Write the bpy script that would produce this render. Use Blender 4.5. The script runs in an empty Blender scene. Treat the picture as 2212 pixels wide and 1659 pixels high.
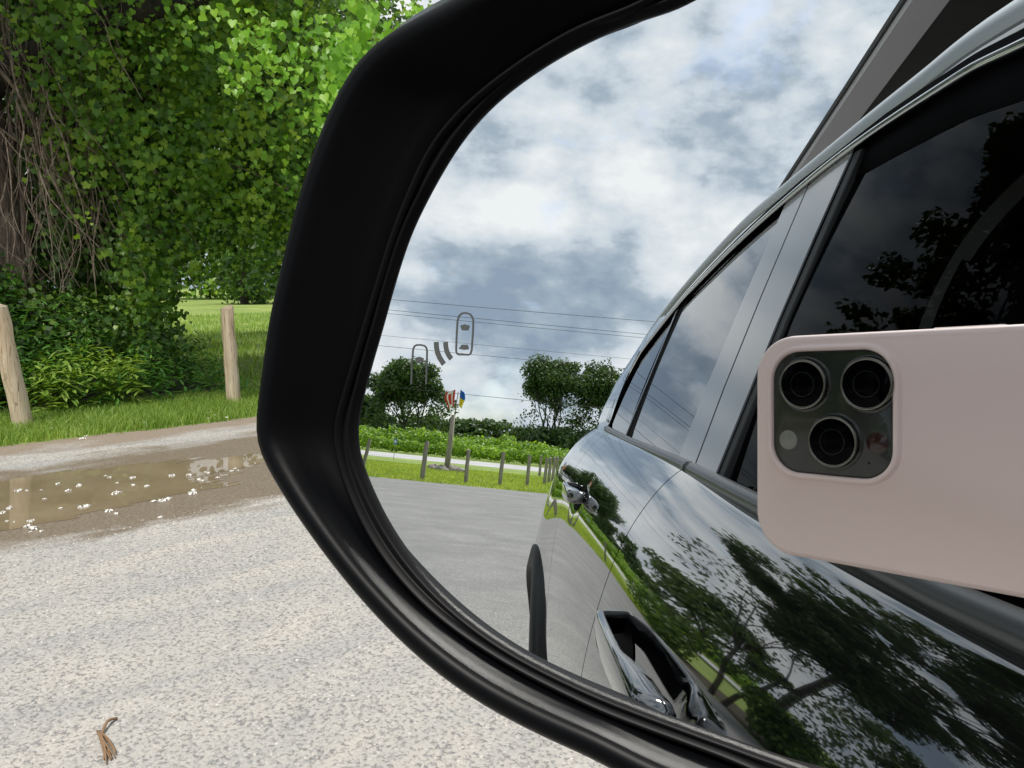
import bpy, math, random
import numpy as np
from mathutils import Vector, Matrix
R = math.radians
rng = np.random.default_rng(7)
random.seed(7)
scn = bpy.context.scene
# ------------------------------------------------------------------ camera
H = 1.2                      # lens height above the lot
YAW, PITCH = R(47.7), R(-7.2)
fwd = np.array([-math.sin(YAW)*math.cos(PITCH), math.cos(YAW)*math.cos(PITCH), math.sin(PITCH)])
right = np.array([math.cos(YAW), math.sin(YAW), 0.0])
up = np.cross(right, fwd)
cd = bpy.data.cameras.new('camera'); cam = bpy.data.objects.new('camera', cd)
scn.collection.objects.link(cam)
Mc = Matrix.Identity(4)
for i in range(3):
    Mc[i][0], Mc[i][1], Mc[i][2] = right[i], up[i], -fwd[i]
Mc[2][3] = H
cam.matrix_world = Mc
cd.sensor_width = 36; cd.lens = 36*1650/2212; cd.clip_start = 0.004; cd.clip_end = 3000
scn.camera = cam
# ------------------------------------------------------------------ world, sun, exposure
SUN_EL, SUN_AZ = R(58), R(150)          # azimuth measured clockwise from +Y
w = bpy.data.worlds.new('World'); scn.world = w; w.use_nodes = True
nt = w.node_tree; nt.nodes.clear(); N = nt.nodes; L = nt.links
def nd(tree, t, **k):
    n_ = tree.nodes.new(t)
    for a, b in k.items():
        if a[0] == 'i' and a[1:].isdigit(): n_.inputs[int(a[1:])].default_value = b
        else: setattr(n_, a, b)
    return n_
out = nd(nt, 'ShaderNodeOutputWorld'); bg = nd(nt, 'ShaderNodeBackground'); bg.inputs[1].default_value = 0.1
sky = nd(nt, 'ShaderNodeTexSky'); sky.sky_type = 'NISHITA'; sky.sun_disc = False
sky.sun_elevation = SUN_EL; sky.sun_rotation = SUN_AZ
tc_ = nd(nt, 'ShaderNodeTexCoord'); sx = nd(nt, 'ShaderNodeSeparateXYZ'); L.new(tc_.outputs['Generated'], sx.inputs[0])
def wm(op, a, b=None, c=None, clamp=False):
    m = nt.nodes.new('ShaderNodeMath'); m.operation = op; m.use_clamp = clamp
    for i, v in enumerate((a, b, c)):
        if v is None: continue
        if isinstance(v, (int, float)): m.inputs[i].default_value = v
        else: L.new(v, m.inputs[i])
    return m.outputs[0]
zc = wm('MAXIMUM', sx.outputs[2], 0.0); den = wm('ADD', zc, 0.34)
cx = nd(nt, 'ShaderNodeCombineXYZ'); L.new(wm('DIVIDE', sx.outputs[0], den), cx.inputs[0]); L.new(wm('DIVIDE', sx.outputs[1], den), cx.inputs[1])
cx.inputs[2].default_value = 3.7
def wnoise(scale, det, rough, dist, off):
    mp = nd(nt, 'ShaderNodeMapping'); mp.inputs['Location'].default_value = off; mp.inputs['Scale'].default_value = (1, 1, 1.75); L.new(tc_.outputs['Generated'], mp.inputs[0])
    n_ = nd(nt, 'ShaderNodeTexNoise'); n_.inputs['Scale'].default_value = scale; n_.inputs['Detail'].default_value = det
    n_.inputs['Roughness'].default_value = rough; n_.inputs['Distortion'].default_value = dist
    L.new(mp.outputs[0], n_.inputs['Vector']); return n_.outputs[0]
n_shade = wnoise(3.1, 10, 0.56, 0.0, (3.1, 0.9, 0))     # light tops and grey bases
n_fine = wnoise(9.0, 9, 0.60, 0.0, (9.0, 2.0, 1.0))
n_b = wnoise(6.5, 5, 0.5, 0.0, (1.0, 5.0, 4.0)); n_bill = wm('ABSOLUTE', wm('SUBTRACT', wm('MULTIPLY', n_b, 2.0), 1.0))
n_hole = wnoise(4.6, 7, 0.55, 0.3, (0.4, 7.3, 2.0))     # gaps of blue
sh = wm('ADD', wm('ADD', wm('MULTIPLY', n_shade, 0.74), wm('MULTIPLY', n_fine, 0.26)), wm('MULTIPLY', wm('SUBTRACT', n_bill, 0.16), 0.20))
rmp = nd(nt, 'ShaderNodeValToRGB'); L.new(sh, rmp.inputs[0])
e = rmp.color_ramp.elements
e[0].position = 0.37; e[0].color = (2.3, 2.9, 3.7, 1)
e[1].position = 0.585; e[1].color = (7.2, 7.3, 7.3, 1)
for p, c in ((0.43, (3.2, 3.8, 4.4, 1)), (0.475, (4.9, 5.4, 5.9, 1)), (0.53, (6.1, 6.4, 6.6, 1))):
    q = rmp.color_ramp.elements.new(p); q.color = c
hole = nd(nt, 'ShaderNodeMapRange'); L.new(n_hole, hole.inputs[0])
hole.inputs[1].default_value = 0.61; hole.inputs[2].default_value = 0.72; hole.inputs[3].default_value = 1; hole.inputs[4].default_value = 0.45
mx = nd(nt, 'ShaderNodeMix', data_type='RGBA'); L.new(hole.outputs[0], mx.inputs[0])
skb = nd(nt, 'ShaderNodeMix', data_type='RGBA'); skb.blend_type = 'MULTIPLY'; skb.inputs[0].default_value = 1
L.new(sky.outputs[0], skb.inputs[6]); skb.inputs[7].default_value = (1.4, 1.4, 1.4, 1)
L.new(skb.outputs[2], mx.inputs[6]); L.new(rmp.outputs[0], mx.inputs[7])
L.new(mx.outputs[2], bg.inputs[0]); L.new(bg.outputs[0], out.inputs[0])
sd = bpy.data.lights.new('sun', 'SUN'); sd.energy = 3.0; sd.angle = R(10); sd.color = (1, 0.95, 0.87)
so = bpy.data.objects.new('sun', sd); scn.collection.objects.link(so)
sv = Vector((math.sin(SUN_AZ)*math.cos(SUN_EL), math.cos(SUN_AZ)*math.cos(SUN_EL), math.sin(SUN_EL)))
so.rotation_euler = sv.to_track_quat('Z', 'Y').to_euler(); so.location = (0, 0, 30)
scn.view_settings.view_transform = 'Standard'; scn.view_settings.look = 'None'
scn.view_settings.exposure = 0.35; scn.view_settings.gamma = 1
scn.render.engine = 'CYCLES'
scn.cycles.max_bounces = 10; scn.cycles.transparent_max_bounces = 12; scn.cycles.glossy_bounces = 6

# ------------------------------------------------------------------ helpers
def mesh(name, v, f, mat, parent=None, smooth=False, mats=None, midx=None):
    me = bpy.data.meshes.new(name); me.from_pydata([tuple(map(float, p)) for p in v], [], [tuple(map(int, q)) for q in f])
    if mats:
        for m in mats: me.materials.append(m)
        me.polygons.foreach_set('material_index', midx)
    elif mat: me.materials.append(mat)
    if smooth: me.polygons.foreach_set('use_smooth', [True]*len(me.polygons))
    me.update(); o = bpy.data.objects.new(name, me); scn.collection.objects.link(o)
    if parent: o.parent = parent
    return o
def fastmesh(name, V, idx, nv, mat, parent=None, rnd=None, smooth=False):
    """V (n,3); idx flat loops; every face has nv corners; rnd per face value"""
    me = bpy.data.meshes.new(name); nf = len(idx)//nv
    me.vertices.add(len(V)); me.vertices.foreach_set('co', np.asarray(V, np.float32).ravel())
    me.loops.add(len(idx)); me.loops.foreach_set('vertex_index', np.asarray(idx, np.int32))
    me.polygons.add(nf); me.polygons.foreach_set('loop_start', np.arange(0, nf*nv, nv, dtype=np.int32))
    if smooth: me.polygons.foreach_set('use_smooth', np.ones(nf, bool))
    if rnd is not None:
        at = me.attributes.new('rnd', 'FLOAT', 'FACE'); at.data.foreach_set('value', np.asarray(rnd, np.float32))
    me.materials.append(mat); me.update(calc_edges=True); me.validate()
    o = bpy.data.objects.new(name, me); scn.collection.objects.link(o)
    if parent: o.parent = parent
    return o
def tag(o, label, cat, group=None):
    o['label'] = label; o['category'] = cat
    if group: o['group'] = group
    return o
def empty(name, loc=(0, 0, 0), rz=0.0, label=None, cat=None, group=None):
    o = bpy.data.objects.new(name, None); scn.collection.objects.link(o); o.location = loc; o.rotation_euler = (0, 0, rz)
    o.empty_display_size = 0.1
    if label: tag(o, label, cat, group)
    return o
def structure(o): o['kind'] = 'structure'; return o
def stuff(o): o['kind'] = 'stuff'; return o
class MB:
    def __init__(s): s.v = []; s.f = []
    def add(s, v, f):
        k = len(s.v); s.v += [tuple(p) for p in v]; s.f += [tuple(i+k for i in q) for q in f]; return s
    def box(s, a, b, bev=0.0):
        x0, y0, z0 = a; x1, y1, z1 = b
        v = [(x, y, z) for x in (x0, x1) for y in (y0, y1) for z in (z0, z1)]
        return s.add(v, [(0,1,3,2),(4,6,7,5),(0,4,5,1),(2,3,7,6),(0,2,6,4),(1,5,7,3)])
    def tube(s, pts, rad, n=8, cap=True, jit=0.0):
        pts = [np.array(p, float) for p in pts]; m = len(pts)
        if not hasattr(rad, '__len__'): rad = [rad]*m
        rings = []; prev = None
        for i, p in enumerate(pts):
            t = pts[min(i+1, m-1)]-pts[max(i-1, 0)]; t = t/(np.linalg.norm(t)+1e-9)
            a = prev if prev is not None else (np.array([1., 0, 0]) if abs(t[0]) < .8 else np.array([0, 1., 0]))
            a = a-t*np.dot(a, t); a /= np.linalg.norm(a)+1e-9; b = np.cross(t, a); prev = a
            for k in range(n):
                th = 2*math.pi*k/n; r = rad[i]*(1+jit*random.uniform(-1, 1))
                rings.append(p+(a*math.cos(th)+b*math.sin(th))*r)
        f = [(i*n+k, i*n+(k+1) % n, (i+1)*n+(k+1) % n, (i+1)*n+k) for i in range(m-1) for k in range(n)]
        if cap: f += [tuple(reversed(range(n))), tuple((m-1)*n+k for k in range(n))]
        return s.add(rings, f)
    def build(s, name, mat, parent=None, smooth=False): return mesh(name, s.v, s.f, mat, parent, smooth)
def setin(b, **k):
    for a, v in k.items():
        a = a.replace('_', ' ')
        if a in b.inputs: b.inputs[a].default_value = v
def pbr(name, col, rough=.5, **k):
    m = bpy.data.materials.new(name); m.use_nodes = True; b = m.node_tree.nodes['Principled BSDF']
    b.inputs['Base Color'].default_value = (*col, 1); b.inputs['Roughness'].default_value = rough; setin(b, **k); return m
class MT:
    """small node-building helper"""
    def __init__(s, name):
        s.m = bpy.data.materials.new(name); s.m.use_nodes = True; s.t = s.m.node_tree; s.b = s.t.nodes['Principled BSDF']
        s.tc = s.t.nodes.new('ShaderNodeTexCoord')
    def link(s, a, b): s.t.links.new(a, b)
    def geo(s): return s.t.nodes.new('ShaderNodeNewGeometry')
    def noise(s, scale, det=4, rough=.5, dist=0, vec=None, sc3=None, space='Object'):
        n = s.t.nodes.new('ShaderNodeTexNoise'); n.inputs['Scale'].default_value = scale; n.inputs['Detail'].default_value = det
        n.inputs['Roughness'].default_value = rough; n.inputs['Distortion'].default_value = dist
        v = vec or s.tc.outputs[space]
        if sc3:
            mp = s.t.nodes.new('ShaderNodeMapping'); mp.inputs['Scale'].default_value = sc3; s.link(v, mp.inputs[0]); v = mp.outputs[0]
        s.link(v, n.inputs['Vector']); return n.outputs[0]
    def voro(s, scale, feature='F1', out='Distance', vec=None, rnd=1.0):
        n = s.t.nodes.new('ShaderNodeTexVoronoi'); n.feature = feature; n.inputs['Scale'].default_value = scale; n.inputs['Randomness'].default_value = rnd
        s.link(vec or s.tc.outputs['Object'], n.inputs['Vector']); return n.outputs[out]
    def ramp(s, x, stops):
        r = s.t.nodes.new('ShaderNodeValToRGB'); s.link(x, r.inputs[0]); el = r.color_ramp.elements
        el[0].position, el[0].color = stops[0][0], (*stops[0][1], 1); el[1].position, el[1].color = stops[-1][0], (*stops[-1][1], 1)
        for p, c in stops[1:-1]: q = el.new(p); q.color = (*c, 1)
        return r.outputs[0]
    def mr(s, x, a, b, c=0, d=1):
        n = s.t.nodes.new('ShaderNodeMapRange'); s.link(x, n.inputs[0])
        for i, v in enumerate((a, b, c, d)): n.inputs[i+1].default_value = v
        return n.outputs[0]
    def mix(s, f, a, b, mode='MIX'):
        n = s.t.nodes.new('ShaderNodeMix'); n.data_type = 'RGBA'; n.blend_type = mode
        for i, v in ((0, f), (6, a), (7, b)):
            if isinstance(v, (int, float)): n.inputs[i].default_value = v
            elif isinstance(v, tuple): n.inputs[i].default_value = (*v, 1)
            else: s.link(v, n.inputs[i])
        return n.outputs[2]
    def math(s, op, a, b=0.0, clamp=False):
        n = s.t.nodes.new('ShaderNodeMath'); n.operation = op; n.use_clamp = clamp
        for i, v in enumerate((a, b)):
            if isinstance(v, (int, float)): n.inputs[i].default_value = v
            else: s.link(v, n.inputs[i])
        return n.outputs[0]
    def bump(s, h, strength, dist):
        n = s.t.nodes.new('ShaderNodeBump'); n.inputs['Strength'].default_value = strength; n.inputs['Distance'].default_value = dist
        s.link(h, n.inputs['Height']); s.link(n.outputs[0], s.b.inputs['Normal'])
    def col(s, c): s.link(c, s.b.inputs['Base Color'])
    def rough(s, c): s.link(c, s.b.inputs['Roughness'])
# ------------------------------------------------------------------ materials
def leaf_mat(name, lo, mid, hi, trans=.35, rough=.45, nscale=.6):
    M = MT(name); at = M.t.nodes.new('ShaderNodeAttribute'); at.attribute_name = 'rnd'
    x = M.math('ADD', M.math('MULTIPLY', at.outputs['Fac'], .55), M.math('MULTIPLY', M.noise(nscale, 2), .45))
    c = M.ramp(x, [(.18, lo), (.5, mid), (.82, hi)])
    M.col(c); M.b.inputs['Roughness'].default_value = rough; setin(M.b, Specular_IOR_Level=.4)
    tr = M.t.nodes.new('ShaderNodeBsdfTranslucent'); c2 = M.mix(1.0, c, (1.5, 1.45, .5), 'MULTIPLY'); M.link(c2, tr.inputs[0])
    ms = M.t.nodes.new('ShaderNodeMixShader'); ms.inputs[0].default_value = trans
    o = M.t.nodes['Material Output']; M.link(M.b.outputs[0], ms.inputs[1]); M.link(tr.outputs[0], ms.inputs[2]); M.link(ms.outputs[0], o.inputs[0])
    return M.m
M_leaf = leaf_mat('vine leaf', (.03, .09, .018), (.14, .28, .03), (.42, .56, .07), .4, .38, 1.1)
M_leaf_lit = leaf_mat('sunlit vine leaf', (.10, .24, .03), (.20, .42, .04), (.36, .58, .07), .45, .4, 1.2)  # same vine leaf in a lighter colour, sunlight painted in for contrast
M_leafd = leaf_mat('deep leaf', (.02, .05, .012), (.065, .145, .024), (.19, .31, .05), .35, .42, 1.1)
M_weed = leaf_mat('weed leaf', (.022, .075, .022), (.06, .17, .035), (.17, .36, .07), .35, .4, 1.5)
M_tree = leaf_mat('tree leaf', (.03, .06, .025), (.06, .115, .035), (.11, .19, .055), .3, .5, .25)
M_treeo = leaf_mat('olive tree leaf', (.03, .055, .018), (.06, .10, .03), (.11, .17, .055), .25, .5, .25)
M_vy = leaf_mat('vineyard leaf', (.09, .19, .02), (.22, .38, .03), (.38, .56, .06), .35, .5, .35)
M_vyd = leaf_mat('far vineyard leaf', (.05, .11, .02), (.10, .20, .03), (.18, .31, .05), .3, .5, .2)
M_grassy = leaf_mat('dry grass blade', (.20, .30, .06), (.36, .47, .09), (.52, .58, .18), .3, .6, .5)
M_grassb = leaf_mat('grass blade', (.11, .21, .035), (.23, .37, .06), (.42, .52, .15), .35, .5, 1.0)
def bark_mat(name, lo, hi, sc=(6, 6, 1.2)):
    M = MT(name); n = M.noise(3, 8, .7, .6, sc3=sc); M.col(M.ramp(n, [(.36, lo), (.5, tuple((a+b)/2 for a, b in zip(lo, hi))), (.62, hi)]))
    M.b.inputs['Roughness'].default_value = .9; M.bump(n, 1.0, .04); return M.m
M_bark = bark_mat('shaggy bark', (.08, .055, .045), (.46, .35, .29), (14, 14, 1.6))
M_barkd = bark_mat('dark bark', (.02, .017, .014), (.07, .058, .048))
M_stem = bark_mat('dead vine', (.14, .10, .075), (.46, .36, .29), (4, 4, 4))
M_post = MT('weathered post'); _n = M_post.noise(2.2, 8, .65, 1.2, sc3=(12, 12, .9)); _k = M_post.noise(1.7, 3, .5)
M_post.col(M_post.mix(M_post.mr(_k, .45, .65), M_post.ramp(_n, [(.34, (.16, .11, .07)), (.42, (.48, .37, .25)), (.66, (.70, .58, .43))]), M_post.ramp(_n, [(.36, (.16, .13, .10)), (.46, (.42, .36, .29)), (.66, (.56, .49, .41))])))
_c = M_post.noise(1.1, 3, .5, .8, sc3=(16, 16, .5)); _cm = M_post.math('MULTIPLY', M_post.mr(_c, .488, .496), M_post.mr(_c, .508, .500)); _old = M_post.b.inputs['Base Color'].links[0].from_socket; M_post.col(M_post.mix(M_post.math('MULTIPLY', _cm, .8), _old, (.07, .05, .035))); M_post.b.inputs['Roughness'].default_value = .85; M_post.bump(_n, .5, .006); M_post = M_post.m
M_postg = MT('grey weathered post'); _n = M_postg.noise(2.2, 8, .65, 1.2, sc3=(12, 12, .9))
M_postg.col(M_postg.ramp(_n, [(.3, (.13, .115, .095)), (.5, (.28, .25, .21)), (.7, (.44, .40, .34))])); M_postg.b.inputs['Roughness'].default_value = .9; M_postg.bump(_n, .5, .006); M_postg = M_postg.m
# lot: packed pale gravel by the car, grey asphalt further back, dirt and damp band beside the verge
def lot_mat():
    M = MT('packed gravel lot'); P = M.tc.outputs['Object']
    sep = M.t.nodes.new('ShaderNodeSeparateXYZ'); M.link(P, sep.inputs[0]); X, Y = sep.outputs[0], sep.outputs[1]
    nb = M.noise(.55, 4, .6, .3); nm = M.noise(2.6, 5, .6, .4, sc3=(1.6, .55, 1)); ns = M.noise(75, 3, .62); nf = M.noise(190, 2, .6)
    stones = M.voro(95, 'F1', 'Distance'); stc = M.voro(95, 'F1', 'Color')
    pale = M.ramp(nm, [(.30, (.38, .375, .37)), (.5, (.46, .44, .41)), (.70, (.54, .50, .45))])
    grit = M.mix(M.mr(ns, .36, .50), (.22, .215, .21), pale)
    sepc = M.t.nodes.new('ShaderNodeSeparateColor'); M.link(stc, sepc.inputs[0])
    grit = M.mix(M.math('MULTIPLY', M.mr(sepc.outputs[0], .72, .95), .28), grit, (.62, .61, .59))
    grit = M.mix(M.math('MULTIPLY', M.mr(sepc.outputs[1], .84, .95), .5), grit, (.19, .19, .20))
    asph = M.mix(M.mr(ns, .33, .6), (.15, .15, .152), M.mix(M.mr(M.noise(1.3, 9, .72, .5, sc3=(.8, 1.2, 1)), .3, .7), (.20, .20, .20), (.38, .375, .36)))
    back = M.mr(M.math('ADD', Y, M.math('MULTIPLY', nb, 4.0)), 1.2, -4.0)
    c = M.mix(back, grit, asph)
    # bands along the verge, only beside the front of the lot
    xe = M.math('ADD', X, M.math('ADD', M.math('MULTIPLY', M.math('SUBTRACT', nm, .5), .9), M.math('MULTIPLY', M.math('SUBTRACT', nb, .5), 1.0)))
    gat = M.mr(Y, -7.0, -4.0)
    xo = M.math('ADD', xe, M.math('MULTIPLY', M.math('ABSOLUTE', M.math('SUBTRACT', Y, 1.0)), .02))
    wetm = M.math('MULTIPLY', M.math('MULTIPLY', M.mr(xo, -3.90, -4.10), M.mr(xo, -6.0, -5.72)), gat)
    wetm = M.math('MULTIPLY', wetm, M.mr(Y, 4.2, 2.6))
    wet = M.mix(M.mr(ns, .35, .62), (.17, .135, .10), (.27, .22, .17))
    c = M.mix(wetm, c, wet)
    dirt = M.math('MULTIPLY', M.mr(xe, -6.25, -6.5), gat)
    c = M.mix(M.math('MULTIPLY', dirt, .9), c, M.mix(ns, (.20, .15, .11), (.36, .29, .22)))
    M.col(c); M.rough(M.mr(wetm, 0, 1, .93, .45))
    hgt = M.math('ADD', M.math('MULTIPLY', stones, -.6), M.math('ADD', M.math('MULTIPLY', ns, .8), M.math('MULTIPLY', nf, .4)))
    M.bump(hgt, .55, .008); return M.m
M_lot = lot_mat()
def grass_mat():
    M = MT('lawn'); a = M.noise(.35, 4, .6); b = M.noise(30, 4, .7, sc3=(1, 1, 1)); c = M.noise(3, 4, .6)
    x = M.math('ADD', M.math('MULTIPLY', a, .4), M.math('ADD', M.math('MULTIPLY', b, .35), M.math('MULTIPLY', c, .25)))
    M.col(M.ramp(x, [(.36, (.10, .17, .035)), (.47, (.20, .29, .06)), (.56, (.32, .40, .09)), (.66, (.45, .48, .17))]))
    M.b.inputs['Roughness'].default_value = .95; M.bump(b, .8, .05); return M.m
M_lawn = grass_mat()
M_soil = MT('litter soil'); _n = M_soil.noise(18, 5, .7); M_soil.col(M_soil.ramp(_n, [(.35, (.03, .028, .018)), (.55, (.08, .07, .04)), (.7, (.20, .15, .10))])); M_soil.b.inputs['Roughness'].default_value = 1; M_soil.bump(_n, .8, .03); M_soil = M_soil.m
M_roadp = MT('pale road'); _n = M_roadp.noise(.5, 5, .6); M_roadp.col(M_roadp.ramp(_n, [(.35, (.40, .39, .40)), (.65, (.52, .51, .52))])); M_roadp.b.inputs['Roughness'].default_value = .9; M_roadp = M_roadp.m
M_pud = MT('muddy water'); _n = M_pud.noise(3, 3, .5); M_pud.col(M_pud.ramp(_n, [(.3, (.20, .155, .095)), (.7, (.27, .215, .14))])); M_pud.b.inputs['Roughness'].default_value = .02; setin(M_pud.b, IOR=1.33, Specular_IOR_Level=.5)
_b = M_pud.noise(7, 2, .5); M_pud.bump(_b, .05, .004); M_pud = M_pud.m
M_paint = pbr('black paint', (.004, .004, .005), .035, IOR=1.55, Coat_Weight=1.0, Coat_Roughness=.012, Coat_IOR=2.0)
M_gloss = pbr('gloss black trim', (.006, .006, .007), .12, IOR=1.5, Coat_Weight=.6, Coat_Roughness=.08)
M_pillar = pbr('pillar film', (.008, .008, .009), .2, IOR=1.5, Coat_Weight=.8, Coat_Roughness=.15)
M_rubber = pbr('black rubber', (.002, .002, .003), .6, Specular_IOR_Level=.02)
M_glassd = None
M_mould = pbr('satin belt moulding', (.09, .095, .10), .32, Metallic=.7)
M_silver = pbr('satin silver', (.62, .65, .67), .42, Metallic=1.0)
M_chrome = pbr('chrome', (.75, .77, .78), .08, Metallic=1.0)
def tex_plastic(name, col, r, sc=1400, st=.25, dist=.0003):
    M = MT(name); M.b.inputs['Base Color'].default_value = (*col, 1); M.b.inputs['Roughness'].default_value = r
    M.bump(M.noise(sc, 2, .5), st, dist); return M.m
M_plast = tex_plastic('grained black plastic', (.0022, .0025, .0035), .42, 700, .06, .0002); setin(M_plast.node_tree.nodes['Principled BSDF'], Specular_IOR_Level=.15)
M_clad = tex_plastic('wheel arch plastic', (.010, .0105, .012), .55, 500, .4)
M_mirror = pbr('mirror silver', (.93, .955, .965), .0, Metallic=1.0)
M_bezel = pbr('bezel', (.004, .004, .005), .45, Specular_IOR_Level=.18)
M_shell = pbr('mirror shell', (.003, .003, .003), .2, Specular_IOR_Level=.2)
M_icon = pbr('etched symbol', (.085, .095, .095), .6)
M_case = tex_plastic('pink silicone', (.75, .60, .585), .62, 900, .08, .0002); setin(M_case.node_tree.nodes['Principled BSDF'], Sheen_Weight=.15)
M_plate = pbr('camera plate glass', (.022, .025, .024), .2, IOR=1.4, Coat_Weight=.4)
M_lens = pbr('lens glass', (.001, .001, .002), .03, IOR=1.25, Specular_IOR_Level=.15)
M_ring = pbr('lens ring', (.20, .195, .18), .25, Metallic=1.0)
M_flash = pbr('flash', (.20, .20, .18), .15, IOR=1.5)
M_dark = pbr('cabin dark', (.008, .008, .009), .8)
M_seat = pbr('seat fabric', (.02, .02, .022), .8)
M_trim = pbr('pillar inner trim', (.30, .31, .30), .7)
M_tyre = pbr('tyre', (.015, .015, .015), .8)
M_alloy = pbr('alloy', (.35, .35, .36), .3, Metallic=1.0)
def tint_glass(name, t, ior=1.5):
    m = bpy.data.materials.new(name); m.use_nodes = True; T = m.node_tree; T.nodes.clear()
    o = T.nodes.new('ShaderNodeOutputMaterial'); ms = T.nodes.new('ShaderNodeMixShader'); fr = T.nodes.new('ShaderNodeFresnel'); fr.inputs[0].default_value = ior
    tr = T.nodes.new('ShaderNodeBsdfTransparent'); tr.inputs[0].default_value = (t, t, t*1.02, 1)
    gl = T.nodes.new('ShaderNodeBsdfGlossy'); gl.inputs['Roughness'].default_value = .0; gl.inputs[0].default_value = (.95, .97, 1, 1)
    T.links.new(fr.outputs[0], ms.inputs[0]); T.links.new(tr.outputs[0], ms.inputs[1]); T.links.new(gl.outputs[0], ms.inputs[2]); T.links.new(ms.outputs[0], o.inputs[0]); return m
M_glassf = tint_glass('front door glass', .28, 1.05)
M_glassr = tint_glass('privacy glass', .04, 2.7)
M_wallb = MT('dark barn board'); _n = M_wallb.noise(1.5, 6, .7, sc3=(1, 8, .6)); M_wallb.col(M_wallb.ramp(_n, [(.3, (.002, .002, .003)), (.7, (.005, .005, .006))])); M_wallb.b.inputs['Roughness'].default_value = .7; M_wallb = M_wallb.m
M_fascia = pbr('grey fascia', (.56, .54, .59), .7)
M_roof = pbr('roof shingle', (.08, .08, .085), .9)
M_rock = MT('pale rock'); _n = M_rock.noise(4, 6, .65); M_rock.col(M_rock.ramp(_n, [(.3, (.16, .14, .12)), (.6, (.42, .38, .34))])); M_rock.b.inputs['Roughness'].default_value = .9; M_rock.bump(_n, .6, .05); M_rock = M_rock.m
M_wire = pbr('cable', (.02, .02, .022), .6)
M_red = pbr('red cloth', (.62, .03, .03), .8); M_white = pbr('white cloth', (.8, .8, .8), .8)
M_blue = pbr('blue cloth', (.02, .13, .55), .8); M_yel = pbr('yellow cloth', (.8, .62, .03), .8)
M_petal = pbr('petal', (.84, .83, .79), .6)
# ------------------------------------------------------------------ ground
def sheet(name, pts, z, mat, sub=None):
    return structure(mesh(name, [(x, y, z) for x, y in pts], [tuple(range(len(pts)))], mat))
sheet('ground', [(-900, -900), (900, -900), (900, 900), (-900, 900)], 0, M_lawn)
def wav(a, b, n, amp, seed):
    r = random.Random(seed); o = []
    for i in range(n+1):
        t = i/n; o.append((a[0]+(b[0]-a[0])*t+(r.uniform(-amp, amp) if a[0] == b[0] else 0), a[1]+(b[1]-a[1])*t+(r.uniform(-amp, amp) if a[1] == b[1] else 0)))
    return o
lot = wav((-6.9, -20.2), (-6.9, 16), 260, .035, 3)[1:-1]+[(-6.9, 16), (11, 16), (11, -20.6)]+wav((11, -20.6), (-6.9, -20.2), 120, 0, 4)[1:-1]
lot = [(x+.12*math.sin(y*.9)+.05*math.sin(y*3.1), y) for x, y in lot]
sheet('parking_lot', lot, .004, M_lot)
sheet('road', [(-160, -49), (160, -49), (160, -39.5), (-160, -39.5)], .004, M_roadp)
pu = []
for i in range(520):
    a = 2*math.pi*i/520; r = 1+.10*math.sin(3*a+1)+.07*math.sin(7*a+2)+.04*math.sin(17*a)+.03*math.sin(31*a+1)+.025*math.sin(57*a)+.02*math.sin(83*a+2)
    pu.append((-4.98+.56*r*math.cos(a)+.05*math.sin(a*2), -.4+2.75*r*math.sin(a)))
sheet('puddle', pu, .0055, M_pud)
# ------------------------------------------------------------------ the car (own frame: +Y forward, lens above the origin)
CA = 0.03
car = empty('car', (0, 0, 0), -CA, 'glossy black SUV with silver roof rail and dark glass parked on the gravel lot', 'car')
def to_car(p):
    return np.array([p[0]*math.cos(CA)-p[1]*math.sin(CA), p[0]*math.sin(CA)+p[1]*math.cos(CA), p[2]])
# tilt of the door skin from vertical (degrees) against height, integrated into a section
bk = np.array([(.26, -30), (.33, -16), (.45, -4), (.6, 0), (.75, 4), (.85, 9.5), (.95, 16), (1.03, 21.5), (1.08, 30), (1.105, 42), (1.125, 54)])
def pchip(x, y, xq):
    h = np.diff(x); dl = np.diff(y)/h; d = np.zeros(len(x)); d[0] = dl[0]; d[-1] = dl[-1]
    for i in range(1, len(x)-1):
        d[i] = 0 if dl[i-1]*dl[i] <= 0 else 2*dl[i-1]*dl[i]/(dl[i-1]+dl[i])
    i = np.clip(np.searchsorted(x, xq)-1, 0, len(x)-2); t = (xq-x[i])/h[i]
    return (1+2*t)*(1-t)**2*y[i]+t*(1-t)**2*h[i]*d[i]+t*t*(3-2*t)*y[i+1]+t*t*(t-1)*h[i]*d[i+1]
zt = np.linspace(.26, 1.125, 400); bt = np.radians(pchip(bk[:, 0], bk[:, 1], zt))
Xt = np.concatenate([[0], np.cumsum(np.tan((bt[1:]+bt[:-1])/2)*np.diff(zt))]); Xt += .163-Xt[-1]
BY = np.array([-3.3, -2.6, -2.36, -1.0, -.6, -.16, .5, 1.2]); BZ = np.array([1.29, 1.27, 1.255, 1.165, 1.126, 1.097, 1.06, 1.03])
def belt(Y): return float(pchip(BY, BZ, np.array([Y]))[0])
def sst(a, b, x): t = min(1, max(0, (x-a)/(b-a))); return t*t*(3-2*t)
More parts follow.
